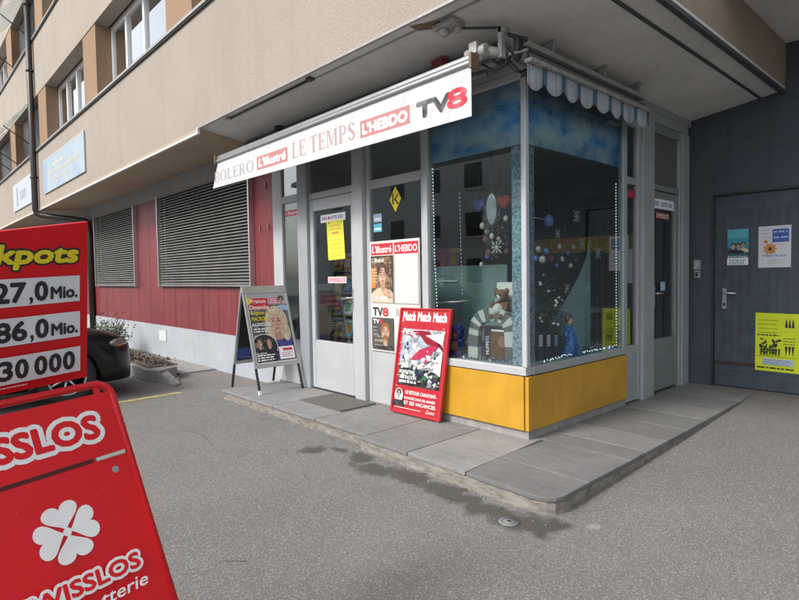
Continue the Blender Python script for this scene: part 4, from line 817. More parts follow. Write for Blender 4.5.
def c2(f):
    f.rect(.005, .005, .33, .32, pm('cover grey brown', (.09, .085, .07))); f.text('TV', .02, .265, .045, .1, INK['white'], .05); f.text('8', .125, .265, .045, .05, INK['red'], .05)
    f.person(.21, .10, .165, INK['skin'], pm('auburn', (.28, .12, .05)), INK['dark'], beard=True); f.lines(.02, .22, .1, 3, .035, .012, INK['grey'], 5); f.text('Coup de', .04, .12, .03, .14, INK['cream'], .01); f.text('JEUNESSE', .04, .07, .035, .19, INK['cream'], .01); f.lines(.04, .04, .28, 1, .03, .01, INK['grey'], 6)
cov(.02, .02, .355, .345, 'magazine_cover', c2)
# side door stickers
sheet('sticker', (.004 - .014, 2.285, 2.105), Y, Z, .56, .105, INK['white'], lambda f: (f.text('EXO', .04, .03, .05, .12, INK['blue'], .05), f.text('LOTTO', .21, .03, .045, .18, INK['blue'], .05), f.text('EX', .42, .03, .045, .09, INK['blue'], .05)), 'white and blue lottery strip at the top of the side door', 'sticker')
b = MB(); f = Flat(b, (-.0105, 2.37, 1.995), Y, Z, lift=.0005); f.rect(0, 0, .35, .075, pm('dull red sticker', (.3, .04, .06))); f.text('SWISSLOS', .02, .015, .045, .31, INK['white'], .03); b.build('sticker', label='dull red lottery sticker under the strip on the side door', cat='sticker')
b = MB(); f = Flat(b, (-.0225, 1.71, 2.17), Y, Z, lift=.0005); f.rect(0, 0, .21, .085, pm('dull red sticker', (.3, .04, .06))); f.rect(.03, .02, .18, .05, INK['pink']); b.build('sticker', label='plain dark red sticker in the narrow window left of the side door', cat='sticker')
sheet('paper_note', (-.0225, 1.70, 1.32), Y, Z, .16, .34, pm('lilac paper', (.22, .20, .26)), lambda f: f.lines(.02, .28, .14, 6, .04, .008, INK['grey'], 2), 'lilac paper sheet in the narrow window left of the side door', 'note')
b = MB(); b.box(-.0125, 2.5, 1.22, -.0105, 2.62, 1.32, INK['lblue']); f = Flat(b, (-.0105, 2.5, 1.22), Y, Z); f.lines(.01, .07, .11, 3, .025, .008, INK['white'], 3); b.build('sticker', label='small blue sticker low on the side door pane', cat='sticker')
# posters on the metal door and meter box
yq = YD + .0225
def bp(f):
    f.clip = (0, 0, .21, .40)
    f.rect(0, .30, .21, .40, pm('poster cyan', (.10, .40, .50))); f.rect(0, .19, .21, .30, pm('poster teal', (.05, .28, .36))); f.rect(0, 0, .21, .08, INK['white']); f.rect(0, .08, .21, .19, pm('poster deep teal', (.02, .12, .16)))
    for a_, c_, tp in ((.06, .19, INK['black']), (.16, .2, INK['cream']), (.11, .185, INK['black'])): f.person(a_, c_, .055, INK['skin'], INK['black'], tp)
    f.rect(0, 0, .21, .075, INK['white']); f.text('Bonne Année', .01, .085, .022, .19, INK['white'], .01); f.lines(.02, .05, .19, 3, .02, .01, INK['teal'], 9)
sheet('poster', (.39, yq, 1.49), X, Z, .21, .40, INK['teal'], bp, 'small teal concert poster on the metal door', 'poster', 'posters on the metal door')
def wp(f):
    f.rect(.13, .27, .28, .41, pm('poster blue', (.04, .10, .40))); f.lines(.14, .37, .27, 2, .06, .02, INK['lblue'], 4)
    for i in range(9): a_ = i * 2 * PI / 9; f.ell(.11 + .035 * math.cos(a_), .2 + .035 * math.sin(a_), .03, .015, INK['orange'], rot=a_, n=10)
    f.ell(.11, .2, .02, .02, INK['brown']); f.ell(.07, .28, .02, .02, INK['orange']); f.text('Heureuse', .04, .115, .03, .22, pm('poster mid blue', (.08, .25, .5)), .02); f.lines(.09, .07, .24, 2, .025, .006, INK['grey'], 2); f.lines(.03, .4, .11, 3, .04, .01, INK['lblue'], 5)
sheet('poster', (.695, yq, 1.455), V((1, 0, .005)), Z, .30, .445, pm('poster paper', (.62, .63, .68)), wp, 'white paper poster with an orange flower on the metal door', 'poster', 'posters on the metal door')
def ypst(f):
    K = INK['black']; G = pm('poster olive', (.05, .08, .01))
    for i in range(3): a_ = .275 + i * .03; f.poly([(a_, .48), (a_ + .026, .48), (a_ + .018, .555), (a_ + .013, .58), (a_ + .008, .555)], K)
    for i in range(3): a_ = .275 + i * .03; f.poly([(a_ + .013, .17), (a_ + .026, .28), (a_, .28)], K)
    f.lines(.03, .55, .22, 4, .045, .006, G, 3); f.lines(.02, .385, .23, 1, .02, .014, K, 4); f.lines(.26, .36, .38, 3, .03, .008, G, 5)
    for i in range(26): f.ell(.04 + R.random() * .19, .19 + R.random() * .16, R.uniform(.008, .018), R.uniform(.015, .03), K if i % 2 else G, n=7, rot=R.random() * 3)
    for i in range(7): a_ = .05 + i * .028; f.poly([(a_, .17), (a_ + .01, .17), (a_ + .02, .25), (a_ - .002, .25)], G)
    f.rect(.07, .07, .36, .14, pm('poster label', (.45, .55, .62))); f.lines(.08, .12, .35, 3, .02, .007, INK['blue'], 6); f.lines(.02, .03, .38, 1, .03, .015, K, 8); f.rect(.0, .16, .40, .163, G)
sheet('poster', (.675, yq - .002, .335), V((1, 0, -.01)), Z, .42, .63, INK['lime'], ypst, 'large fluorescent yellow poster low on the metal door', 'poster', 'posters on the metal door')
b = MB(); b.box(.055, YD - .05, 1.45, .125, YD - .001, 1.56, M_old); b.box(.06, YD - .045, 1.35, .12, YD - .001, 1.44, M_old); b.box(.072, YD - .056, 1.475, .108, YD - .051, 1.53, M_frame); b.box(.075, YD - .052, 1.37, .105, YD - .046, 1.42, M_dk)
b.build('key_box', label='small grey key switch box left of the metal door', cat='key box', bevel=.006)
b = MB()
for i in range(260):
    q = R.random(); x = -3.8 + q * 4.9; y = (-.80 if x < -1.03 else -.90) - abs(R.gauss(0, .05)) - .004
    if i % 4 == 0: x, y = R.uniform(-3.5, 2.2), R.uniform(-3.2, -.95)
    if i % 7 == 0: x, y = .80 + abs(R.gauss(0, .05)), R.uniform(-.7, 3.0)
    z = gh(x, y); r = R.uniform(.0015, .005); col = [M_concrete, INK['cream'], M_br, M_gran_, INK['dark']][R.randrange(5)]
    b.ball((x, y, z + r * .3), r, col, R.uniform(.8, 1.8), R.uniform(.8, 1.6), .5, seg=5, rings=3, rotz=R.random() * 3)
b.build('grit', label='loose grit and crumbs lying along the foot of the step', cat='grit', kind='stuff')
# door mat
b = MB(); b.box(-2.565, -.478, KT + .001, -1.835, -.03, KT + .012, mat('ribbed mat', (.12, .115, .105), .95, var=.2, scale=60))
for i in range(30): b.box(-2.56, -.475 + i * .0148, KT + .0121, -1.84, -.469 + i * .0148, KT + .016, mat('ribbed mat', (.12, .115, .105)))
b.build('door_mat', label='grey ribbed mat in front of the kiosk door', cat='door mat')
b = MB(); n = 28
cx_, cy_ = .633, -1.115
b.tube([(cx_, cy_, .0), (cx_, cy_, .006)], .060, mat('drain lid', (.19, .195, .20), .8, .0, var=.2, scale=60), 28)
b.tube([(cx_ + .04 * math.cos(i * PI / 12), cy_ + .04 * math.sin(i * PI / 12), .0065) for i in range(24)], .0015, M_dk, 4, closed=True); b.tube([(cx_, cy_, .006), (cx_, cy_, .0075)], .012, M_dk, 12)
b.build('drain_cover', label='small round metal drain cover in the damp patch before the step', cat='drain cover')

# ================================================================== France Dimanche A-board
ab = empty('sandwich_board', (-3.46, -.36, KT), 'silver sandwich board with a magazine poster of a blond woman', 'sandwich board')
A0 = V((-3.13, -.655, KT)); A1 = V((-3.13, -.065, KT)); T0 = V((-3.50, -.655, 1.335)); 
u = Y.copy(); v = (T0 - A0).normalized(); n_ = u.cross(v); Hh = (T0 - A0).length; W_ = .59
M_sil = mat('silver profile', (.48, .48, .47), .4, .6, var=.1)
def abf(b, s_):   # frame in local plane
    b.fbox(A0, u, v, n_, 0, W_, .30, .345, -.012, .012, M_sil); b.fbox(A0, u, v, n_, 0, W_, Hh - .09, Hh, -.012, .012, M_sil); b.fbox(A0, u, v, n_, 0, .03, .346, Hh - .091, -.012, .012, M_sil); b.fbox(A0, u, v, n_, W_ - .03, W_, .346, Hh - .091, -.012, .012, M_sil)
b = MB(); abf(b, 1); b.build('front_frame', ab, bevel=.004)
b = MB(); b.fbox(A0, u, v, n_, .03, W_ - .03, .34, Hh - .085, -.006, .004, INK['dark']); f = Flat(b, A0 + v * .345 + u * .03 + n_ * .004, u, v); Wp = .53; Hp = Hh - .435; f.clip = (0, 0, Wp, Hp)
f.rect(0, 0, Wp, Hp, two_tone('poster slate', (.03, .03, .035), (.19, .18, .18), 12, .4, .65, .5)); f.rect(0, Hp - .14, Wp, Hp, pm('poster grey top', (.42, .42, .43)))
f.rect(.03, Hp - .16, .28, Hp - .06, INK['red']); f.text('France', .06, Hp - .12, .05, .19, INK['white'], .02); f.rect(.02, Hp - .20, .29, Hp - .15, INK['red']); f.text('Dimanche', .03, Hp - .195, .05, .25, INK['white'], .02)
f.ell(.03, Hp - .09, .03, .04, INK['yellow']); f.rect(.30, Hp - .13, .42, Hp - .06, INK['pink']); f.lines(.31, Hp - .08, .42, 3, .022, .01, INK['white'], 2)
f.person(.46, Hp - .13, .085, INK['skin2'], INK['black'], INK['lblue'])
f.person(.345, .36, .27, INK['skin'], INK['blond'], INK['violet'], long=True, shade=INK['skin2']); f.rect(.18, .06, Wp, .12, INK['violet']); f.shards(.26, .32, .44, .68, 0, .02, [INK['blond']], 3); f.shards(.26, .05, Wp, .26, 30, .03, [INK['violet'], INK['navy'], INK['violet']], 4, (.6, 1.6))
f.rect(0, 0, Wp, .035, pm('poster slate', (.1, .1, .12)))
f.text('Brigitte', .03, Hp - .27, .05, .17, INK['yellow'], .02); f.text('MACRON', .03, Hp - .335, .05, .2, INK['yellow'], .02); f.text('AGRESSÉE', .02, Hp - .40, .05, .25, INK['white'], .02); f.lines(.03, Hp - .44, .22, 2, .03, .014, INK['white'], 3); f.text('CANNES', .03, Hp - .54, .035, .14, INK['white'], .02); f.lines(.03, Hp - .58, .2, 2, .028, .012, INK['white'], 5)
f.ell(.14, .20, .17, .15, INK['white'], 30); f.ell(.14, .20, .163, .143, INK['black'], 30); f.shards(.02, .12, .27, .28, 40, .02, [INK['dark'], INK['black'], INK['brown'], INK['skin2']], 12); f.person(.08, .2, .09, INK['skin'], INK['brown'], INK['black']); f.person(.2, .2, .09, INK['skin'], INK['brown'], INK['black'])
f.rect(.0, .035, .28, .13, INK['black']); f.text('Le secret', .02, .11, .03, .13, INK['white'], .01); f.lines(.02, .09, .26, 3, .028, .015, INK['white'], 8)
f.rect(.31, .03, .51, .18, INK['white']); f.rect(.36, .13, .49, .16, INK['red']); f.lines(.34, .1, .49, 3, .022, .008, INK['pink'], 4); f.rect(0, 0, Wp, .012, INK['white']); f.rect(0, 0, .008, Hp, INK['white'])
b.build('poster', ab)
for yy, nm in ((0, 0), (W_ - .03, 0)):
    b = MB(); b.fbox(A0, u, v, n_, yy + .002, yy + .026, .0032, .30, -.01, .01, M_dk); b.fbox(A0, u, v, n_, yy + .0, yy + .028, .0, .05, -.012, .012, M_white if yy == 0 else M_blk); b.build('leg', ab)
B0 = V((-3.82, -.655, KT)); vb = (T0 - B0).normalized(); nb = u.cross(vb)
b = MB(); Hb = (T0 - B0).length; b.fbox(B0, u, vb, nb, 0, W_, .30, .345, -.012, .012, M_sil); b.fbox(B0, u, vb, nb, 0, W_, Hb - .09, Hb - .015, -.012, .012, M_sil); b.fbox(B0, u, vb, nb, 0, .03, .346, Hb - .091, -.012, .012, M_sil); b.fbox(B0, u, vb, nb, W_ - .03, W_, .346, Hb - .091, -.012, .012, M_sil); b.build('rear_frame', ab, bevel=.004)
b = MB(); b.fbox(B0, u, vb, nb, .03, W_ - .03, .345, Hb - .09, -.004, .004, mat('black board back', (.02, .02, .022), .6)); f = Flat(b, B0 + nb * .004, u, vb); f.rect(.03, .36, W_ - .03, .50, INK['blue']); b.build('rear_board', ab)
for yy in (0, W_ - .03):
    b = MB(); b.fbox(B0, u, vb, nb, yy + .002, yy + .026, .0032, .30, -.01, .01, M_dk); b.build('leg', ab)
b = MB(); b.tube([(-3.25, -.63, .52), (-3.72, -.63, .50)], .004, M_blk, 6); b.build('strut', ab)

# ================================================================== red "Match" board leaning on the window
mb_ = empty('advertising_board', (-1.15, -.1, KT), 'red framed magazine advertising board leaning against the display window', 'advertising board')
B = V((-1.49, -.135, KT + .012)); u = V((1, .0, .0)); v = V((.075, .09, 1)).normalized(); v = (V((-1.405, -.05, 1.125)) - B).normalized(); u = (V((-.87, -.11, KT + .012)) - B).normalized(); n_ = u.cross(v).normalized(); Wm = .635; Hm = 1.01
M_rf = mat('red frame lacquer', (.50, .025, .035), .35, var=.08, coat=.3)
b = MB(); b.fbox(B, u, v, n_, 0, Wm, 0, Hm, -.018, .0, M_rf); b.fbox(B, u, v, n_, 0, .022, .0, Hm, .0005, .012, M_rf); b.fbox(B, u, v, n_, Wm - .022, Wm, 0, Hm, .0005, .012, M_rf); b.fbox(B, u, v, n_, .023, Wm - .023, 0, .022, .0005, .012, M_rf); b.fbox(B, u, v, n_, .023, Wm - .023, Hm - .015, Hm, .0005, .012, M_rf); b.build('frame', mb_, bevel=.003)
b = MB(); f = Flat(b, B + n_ * .0006, u, v); a_ = .023
f.rect(.023, .023, Wm - .023, Hm - .016, INK['red'])
for i in range(3): f.text('Match', .04 + i * .192, Hm - .125, .09, .165, INK['white'], .05)
f.rect(.055, .27, Wm - .05, Hm - .20, two_tone('match picture', (.16, .17, .18), (.66, .68, .70), 16, .38, .55, .5))
f.rect(.055, .27, Wm - .05, .46, INK['dark']); P1 = [INK['white'], pm('shard grey', (.3, .31, .33)), pm('shard pale', (.6, .62, .66)), pm('pale blue helmet', (.40, .50, .64)), INK['black'], INK['pink'], INK['dark']]
f.shards(.06, .45, .58, .80, 90, .035, P1[:4], 5); f.shards(.06, .52, .2, .74, 26, .03, [P1[3], P1[2], INK['navy'], P1[1]], 6, (1, 1.6)); f.shards(.08, .72, .26, .80, 12, .03, [INK['pink'], INK['white'], P1[5]], 7, (1.6, .7))
f.shards(.06, .28, .58, .46, 110, .03, [INK['black'], INK['dark'], P1[1], INK['black'], INK['navy'], INK['white'], INK['green']], 8)
f.text('Paris', .075, .755, .06, .12, INK['white'], .03)
f.poly([(.19, .52), (.40, .54), (.56, .70), (.48, .69), (.30, .62)], INK['pink']); f.poly([(.24, .80), (.38, .68), (.585, .66), (.585, .62), (.5, .72), (.4, .8)], pm('dark red dress', (.3, .01, .03))); f.poly([(.585, .79), (.58, .68), (.36, .76)], INK['white']); f.poly([(.585, .62), (.40, .47), (.585, .40)], INK['white'])
f.shards(.40, .50, .56, .62, 16, .028, [INK['black'], INK['dark'], P1[1], INK['white']], 9); f.shards(.06, .44, .22, .52, 14, .03, [pm('pale green', (.30, .42, .27)), INK['white'], P1[2]], 10, (1.5, .7)); f.shards(.3, .44, .5, .58, 18, .026, [INK['white'], INK['pink'], P1[2], P1[1]], 11, (1.5, .8))
f.text('INONDATIONS', .075, .385, .035, .2, INK['white'], .03); f.text('ATTENTION', .08, .335, .035, .22, INK['white'], .03); f.lines(.08, .30, .34, 1, .02, .02, INK['white'], 2)
f.text('LE RETOUR CHANTANT', .185, .195, .034, .38, INK['white'], .03); f.text('PLONGÉE DANS SES ANNÉES', .175, .145, .03, .39, INK['white'], .02); f.text('ET SES VACANCES', .18, .095, .034, .39, INK['white'], .03)
f.ell(.10, .17, .055, .07, INK['white']); f.person(.10, .15, .075, pm('grey skin', (.4, .38, .37)), INK['black'], INK['dark']); f.rect(.06, .055, .40, .06, INK['white']); f.text('Zoom', .46, .045, .035, .11, INK['white'], .0, .3)
b.build('poster', mb_)
ma = glass('crinkled film', (.94, .94, .94), 1.0); t_ = ma.node_tree
b = MB(); nx_, ny_ = 26, 34; rr = random.Random(4)
b.add([B + n_ * (.0115 + rr.uniform(-.0022, .0022)) + u * (.024 + (Wm - .048) * i / nx_) + v * (.024 + (Hm - .045) * j / ny_) for j in range(ny_ + 1) for i in range(nx_ + 1)], [(j * (nx_ + 1) + i, j * (nx_ + 1) + i + 1, (j + 1) * (nx_ + 1) + i + 1, (j + 1) * (nx_ + 1) + i) for j in range(ny_) for i in range(nx_)], ma, False); b.build('film', mb_)
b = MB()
for i in range(16):      # white strips painted as highlights on the edge creases of the plastic sleeve
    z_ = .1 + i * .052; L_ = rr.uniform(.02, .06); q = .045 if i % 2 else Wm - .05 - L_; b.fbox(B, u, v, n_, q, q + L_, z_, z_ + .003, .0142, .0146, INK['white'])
b.build('crease_highlight', mb_)
b = MB()
for q in (.03, Wm - .05): b.fbox(B, u, V((0, 0, 1)), n_, q, q + .02, -.011, .004, -.03, .0, M_zinc)
b.build('foot', mb_)

# ================================================================== red lottery stand in the foreground
ls = empty('lottery_stand', (.75, -3.4, 0), 'large red lottery sign stand with jackpot figures and a white clover', 'sign stand')
uA = V((-.18511, .98129, .05297)).normalized(); vA = V((-.39452, -.12358, .91054)).normalized(); nA = uA.cross(vA).normalized(); OA = V((.492, -3.163, 1.045))
M_lr = mat('lottery red', (.68, .010, .016), .42, var=.07, scale=4, streak=.2, dirt=(.42, .015, .02), spec=.3); M_lt = mat('lottery red tube', (.64, .010, .016), .3, var=.08, scale=8, spec=.4)
def PA(a, b_, c=0): return OA + uA * a + vA * b_ + nA * c
b = MB(); b.fbox(OA, uA, vA, nA, -.60, .003, -.2, .003, -.012, .0, M_lr); f = Flat(b, OA, uA, vA, step=.0004)
f.outlined('SWISSLOS', -.545, -.138, .072, .482, M_lr, INK['white'], .20, .07)
b.build('header_panel', ls)
b = MB(); b.fbox(OA, uA, vA, nA, -.60, .004, -1.02, -.214, -.012, .0, M_lr); b.fbox(OA, uA, vA, nA, -.585, -.10, -.2135, -.201, -.014, -.004, mat('dark red slot shade and chips', (.10, .004, .006), .6)); b.fbox(OA, uA, vA, nA, -.095, -.002, -.2125, -.202, -.006, .004, M_alu); f = Flat(b, OA, uA, vA, step=.0004)  # dark red strip paints the shadow in the slot under the header
f.ell(-.047, -.255, .011, .011, M_zinc)
cl = (-.226, -.385)
for k in range(4):
    ang = PI / 2 * k + .12; dx, dy = math.cos(ang), math.sin(ang); P = []
    for i in range(36):
        t_ = 2 * PI * i / 36; hx = math.sin(t_) ** 3; hy = (13 * math.cos(t_) - 5 * math.cos(2 * t_) - 2 * math.cos(3 * t_) - math.cos(4 * t_)) / 16
        s_ = .045; r_ = .052 + hy * s_ * 1.0; l_ = hx * s_ * 1.12
        P.append((cl[0] + dx * r_ - dy * l_, cl[1] + dy * r_ + dx * l_))
    f.poly(P, INK['white'])
f.ell(cl[0], cl[1], .012, .012, INK['white'])
rr = random.Random(11)
for i in range(46):
    q = rr.random(); f.ell(rr.uniform(-.58, -.005), rr.uniform(-.9, -.22) if q < .6 else rr.choice((-.222, -.6, -.25)), rr.uniform(.0006, .0022), rr.uniform(.0005, .0014), [M_zinc, mat('dark red slot shade and chips', (.10, .004, .006)), INK['dark']][i % 3], 6, rot=rr.random() * 3)
f.outlined('SWISSLOS', -.395, -.563, .043, .33, M_lr, INK['white'], .20, .06)
f.text('Lotterie', -.262, -.622, .036, .205, INK['white'], .02, .2)
b.build('front_panel', ls)
# tubular frame: rounded hoop
cor = .05; R_ = .012; xr_ = .013; tp = .036
path = [PA(xr_, -1.15, -.004)] + [PA(xr_, tp - cor, -.004)] + [PA(xr_ - cor + cor * math.cos(a_), tp - cor + cor * math.sin(a_), -.004) for a_ in [PI / 2 * i / 8 for i in range(1, 9)]]
path2 = [PA(-.60 - xr_ + cor - cor * math.cos(PI / 2 - PI / 2 * i / 8) , tp - cor + cor * math.sin(PI / 2 - PI / 2 * i / 8), -.004) for i in range(9)] + [PA(-.60 - xr_, -1.15, -.004)]
b = MB(); b.tube(path + path2, R_, M_lt, 14); b.tube([PA(-.6, -1.02, -.01), PA(.0, -1.02, -.01)], .01, M_lt, 10); b.build('tube_frame', ls)
b = MB()
for q in ((-.035, .0),): b.fbox(OA, uA, vA, nA, -.04, -.022, .003, .03, -.012, -.002, M_lr)
b.build('bracket', ls)
# rear frame
h_ = OA + vA * .03; back = V((-.45, -.0, 0))
b = MB()
for a_ in (xr_, -.60 - xr_):
    p0 = PA(a_, .01, -.03); b.tube([p0, V((p0.x - .42, p0.y - .08, .0))], .012, M_lt, 10)
b.tube([PA(xr_, -.0, -.03) + V((-.3, -.06, -.75)), PA(-.6, -.0, -.03) + V((-.3, -.06, -.75))], .009, M_lt, 8); b.build('rear_frame', ls)
# upper board with the jackpots
uB = V((-.2859, .95704, .04834)).normalized(); vB = V((.1673, .00018, .98591)).normalized(); vB = (vB - uB * vB.dot(uB)).normalized(); nB = uB.cross(vB).normalized(); OB = V((.4189, -3.2179, 1.4427))
def PB(a, c, q=0): return OB + uB * a + vB * c + nB * q
b = MB(); b.prism([PB(-.58, -.365, -.018), PB(.028, -.365, -.018), PB(.028, .181, -.018), PB(-.58, .10, -.018)], nB * .018, M_lr)
f = Flat(b, OB, uB, vB, step=.0004)
f.outlined('Jackpots', -.392, .03, .072, .385, INK['yellow'], INK['black'], .09, .055, shear=.15)
for i, (tx, a0_, w_, mio) in enumerate((('27,0', -.265, .16, 1), ('86,0', -.265, .16, 1), ('30', -.25, .083, 0))):
    z0 = -.088 - i * .123; f.rect(-.56, z0, 0, z0 + .088, pm('pale display white', (.72, .75, .78)))
    if mio:
        f.text('1', -.325, z0 + .01, .066, .022, INK['black'], .05)
        f.text(tx[:2], -.262, z0 + .011, .066, .094, INK['black'], .055); f.text(',', -.160, z0 + .003, .024, .011, INK['black'], .05); f.text('0', -.145, z0 + .011, .066, .042, INK['black'], .055); f.text('Mio.', -.096, z0 + .014, .042, .088, INK['black'], .05)
    else:
        f.text('3', -.253, z0 + .011, .066, .041, INK['black'], .055); f.text('0', -.207, z0 + .011, .066, .041, INK['black'], .055)
        for q in (-.15, -.105, -.060): f.text('0', q, z0 + .011, .066, .041, INK['black'], .055)
f.lines(-.5, -.345, -.16, 1, .02, .003, INK['white'], 3)
b.build('jackpot_board', ls, bevel=.002)
b = MB(); b.fbox(OB, uB, vB, nB, -.56, -.52, -.34, .05, -.04, -.0185, M_dk); b.fbox(OB, uB, vB, nB, -.03, .0, -.36, .05, -.04, -.0185, M_dk); b.build('board_support', ls)

# ================================================================== parked car (nose towards the wall)
car = empty('parked_car', (-5.55, -3.2, 0), 'black car parked nose towards the wall behind the red lottery stand', 'car')
CX, CN, HW = -5.58, -1.42, .83
M_car = mat('black car paint', (.005, .005, .006), .3, .0, var=.1, coat=.25, spec=.3); M_tr = mat('car trim', (.015, .015, .016), .6)
def zb_(y):
    for yw in (-.78, -3.15):
        if abs(y - yw) < .345: return max(.2, .31 + math.sqrt(.345 ** 2 - (y - yw) ** 2) - .02)
    return .2
stn = [0, -.03, -.08, -.16, -.28, -.40, -.44, -.50, -.60, -.70, -.78, -.86, -.96, -1.06, -1.12, -1.16, -1.4, -1.8, -2.2, -2.6, -2.78, -2.84, -2.95, -3.05, -3.15, -3.25, -3.35, -3.46, -3.52, -3.6, -3.75, -3.82]
def hw(y):
    pts_ = [(0, .50), (-.03, .60), (-.08, .68), (-.16, .745), (-.28, .785), (-.44, .81), (-.8, .83), (-3.0, .83), (-3.6, .79), (-3.75, .72), (-3.82, .6)]
    for (a, p), (c, q) in zip(pts_, pts_[1:]):
        if c <= y <= a: return p + (q - p) * (a - y) / (a - c)
    return .6
def zt(y):
    pts_ = [(0, .60), (-.03, .66), (-.08, .70), (-.16, .735), (-.3, .775), (-.6, .84), (-1.0, .91), (-1.2, .95), (-3.4, .97), (-3.75, .93), (-3.82, .88)]
    for (a, p), (c, q) in zip(pts_, pts_[1:]):
        if c <= y <= a: return p + (q - p) * (a - y) / (a - c)
    return .9
b = MB(); rows = []
for y in stn:
    h = hw(y); z0 = zb_(y); z1 = zt(y); s_ = [(0, z0), (h * .9, z0), (h * .985, z0 + .03), (h, z0 + (z1 - z0) * .35), (h, z0 + (z1 - z0) * .6), (h * .985, z0 + (z1 - z0) * .8), (h * .93, z1 - .035), (h * .82, z1), (h * .5, z1 + .022), (0, z1 + .03)]
    rows.append([(CX + x, CN + y, z) for x, z in s_] + [(CX - x, CN + y, z) for x, z in s_[-2:0:-1]])
n = len(rows[0]); vs = [p for r in rows for p in r]
b.add(vs, [(i * n + k, i * n + (k + 1) % n, (i + 1) * n + (k + 1) % n, (i + 1) * n + k) for i in range(len(rows) - 1) for k in range(n)] + [tuple(range(n - 1, -1, -1)), tuple((len(rows) - 1) * n + k for k in range(n))], M_car, True)
bd = b.build('body', car)
b = MB(); cab = [(-1.05, .70, .93), (-1.65, .60, 1.42), (-2.2, .60, 1.47), (-3.2, .60, 1.44), (-3.7, .68, .96)]
rows = [[(CX - w_, CN + y, z), (CX - w_ * .8, CN + y, z + .03), (CX + w_ * .8, CN + y, z + .03), (CX + w_, CN + y, z)] for y, w_, z in cab]
vs = [p for r in rows for p in r]; fs = [(i * 4 + k, (i + 1) * 4 + k, (i + 1) * 4 + k + 1, i * 4 + k + 1) for i in range(4) for k in range(3)]
b.add(vs, fs, M_car, True); b.build('roof', car)
b = MB(); b.add([(CX + .78, CN - 1.1, .93), (CX + .60, CN - 1.68, 1.4), (CX + .60, CN - 3.15, 1.42), (CX + .76, CN - 3.65, .96)], [(0, 1, 2, 3)], mat('car glass', (.01, .012, .014), .08)); b.add([(CX - .78, CN - 1.1, .93), (CX - .60, CN - 1.68, 1.4), (CX - .60, CN - 3.15, 1.42), (CX - .76, CN - 3.65, .96)], [(0, 3, 2, 1)], mat('car glass', (.01, .012, .014))); b.build('side_window', car)
M_hl = mat('headlight lens', (.20, .17, .17), .15, .3, var=.5, scale=25, coat=1)
for q in (1, -1):
    b = MB(); b.ball((CX + q * .672, CN - .20, .66), .14, M_hl, .58, 1.1, .42, seg=18, rings=10, rotz=q * .62); o = b.build('headlight', car)
    b = MB(); b.ball((CX + q * .73, CN - .20, .645), .05, mat('indicator', (.5, .18, .08), .2), .7, 1.0, .6, rotz=q * .7); b.build('indicator', o)
b = MB(); b.box(CX - .5, CN - .02, .42, CX + .5, CN + .012, .55, M_tr); b.box(CX - .45, CN - .02, .25, CX + .45, CN + .008, .36, M_tr); b.build('grille', car, bevel=.01)
b = MB(); b.box(CX - .26, CN + .012, .40, CX + .26, CN + .02, .51, M_white); b.build('number_plate', car)
b = MB(); b.ball((CX + .84, CN - 1.25, .98), .09, M_car, .8, .5, .6); b.ball((CX - .84, CN - 1.25, .98), .09, M_car, .8, .5, .6); b.build('wing_mirror', car)
M_ty = mat('tyre rubber', (.02, .02, .02), .85); M_rim = mat('alloy rim', (.5, .51, .52), .3, .8)
for yy in (-.78, -3.15):
    for q in (1, -1):
        b = MB(); cx = CX + q * .72
        pr_ = [(.19, .09), (.27, .1), (.305, .085), (.31, .05), (.31, -.05), (.305, -.085), (.27, -.1), (.19, -.09)]; ng = 28; vs = []
        for i in range(ng):
            t_ = 2 * PI * i / ng; vs += [(cx + s_ , CN + yy + r_ * math.cos(t_), .31 + r_ * math.sin(t_)) for r_, s_ in pr_]
        k_ = len(pr_); b.add(vs, [(i * k_ + j, i * k_ + (j + 1) % k_, ((i + 1) % ng) * k_ + (j + 1) % k_, ((i + 1) % ng) * k_ + j) for i in range(ng) for j in range(k_)], M_ty, True)
        wh = b.build('wheel', car)
        b = MB(); b.tube([(cx + q * .085, CN + yy + .195 * math.cos(i * PI / 14), .31 + .195 * math.sin(i * PI / 14)) for i in range(28)], .012, M_rim, 6, closed=True); b.tube([(cx + q * .04, CN + yy, .31), (cx + q * .09, CN + yy, .31)], .04, M_rim, 14)
        for i in range(7): t_ = i * 2 * PI / 7; b.tube([(cx + q * .075, CN + yy + .03 * math.cos(t_), .31 + .03 * math.sin(t_)), (cx + q * .08, CN + yy + .19 * math.cos(t_), .31 + .19 * math.sin(t_))], .014, M_rim, 6)
        b.tube([(cx - q * .02, CN + yy, .31), (cx - q * .0, CN + yy, .31)], .19, M_blk, 24); b.build('rim', wh)

# ================================================================== planter bed, grate, shrub
M_gran = mat('grey granite', (.24, .235, .23), .9, var=.25, scale=18, bmp=.5, bscale=60)
b = MB(); b.prism([(-9.4, -1.05, 0), (-5.62, -1.05, 0), (-5.42, -.92, 0), (-5.62, -.62, 0), (-9.4, -.45, 0)], (0, 0, .17), M_gran); b.prism([(-5.60, -.95, .0), (-5.0, -.90, .0), (-5.02, -.82, .0), (-5.60, -.60, .0), ], (0, 0, .02), M_gran); b.prism([(-5.55, -.93, .171), (-5.08, -.9, .021), (-5.08, -.9, .0), (-5.5, -.93, .0)], (0, .12, 0), M_gran)
b.build('planter_kerb', label='low grey stone planter edge between the parked car and the step', cat='planter', bevel=.02)
b = MB(); b.box(-9.3, -.98, .172, -5.75, -.56, .185, mat('dry soil', (.10, .08, .06), 1, var=.3, scale=30, bmp=.8, bscale=50)); b.build('planter_soil', kind='structure')
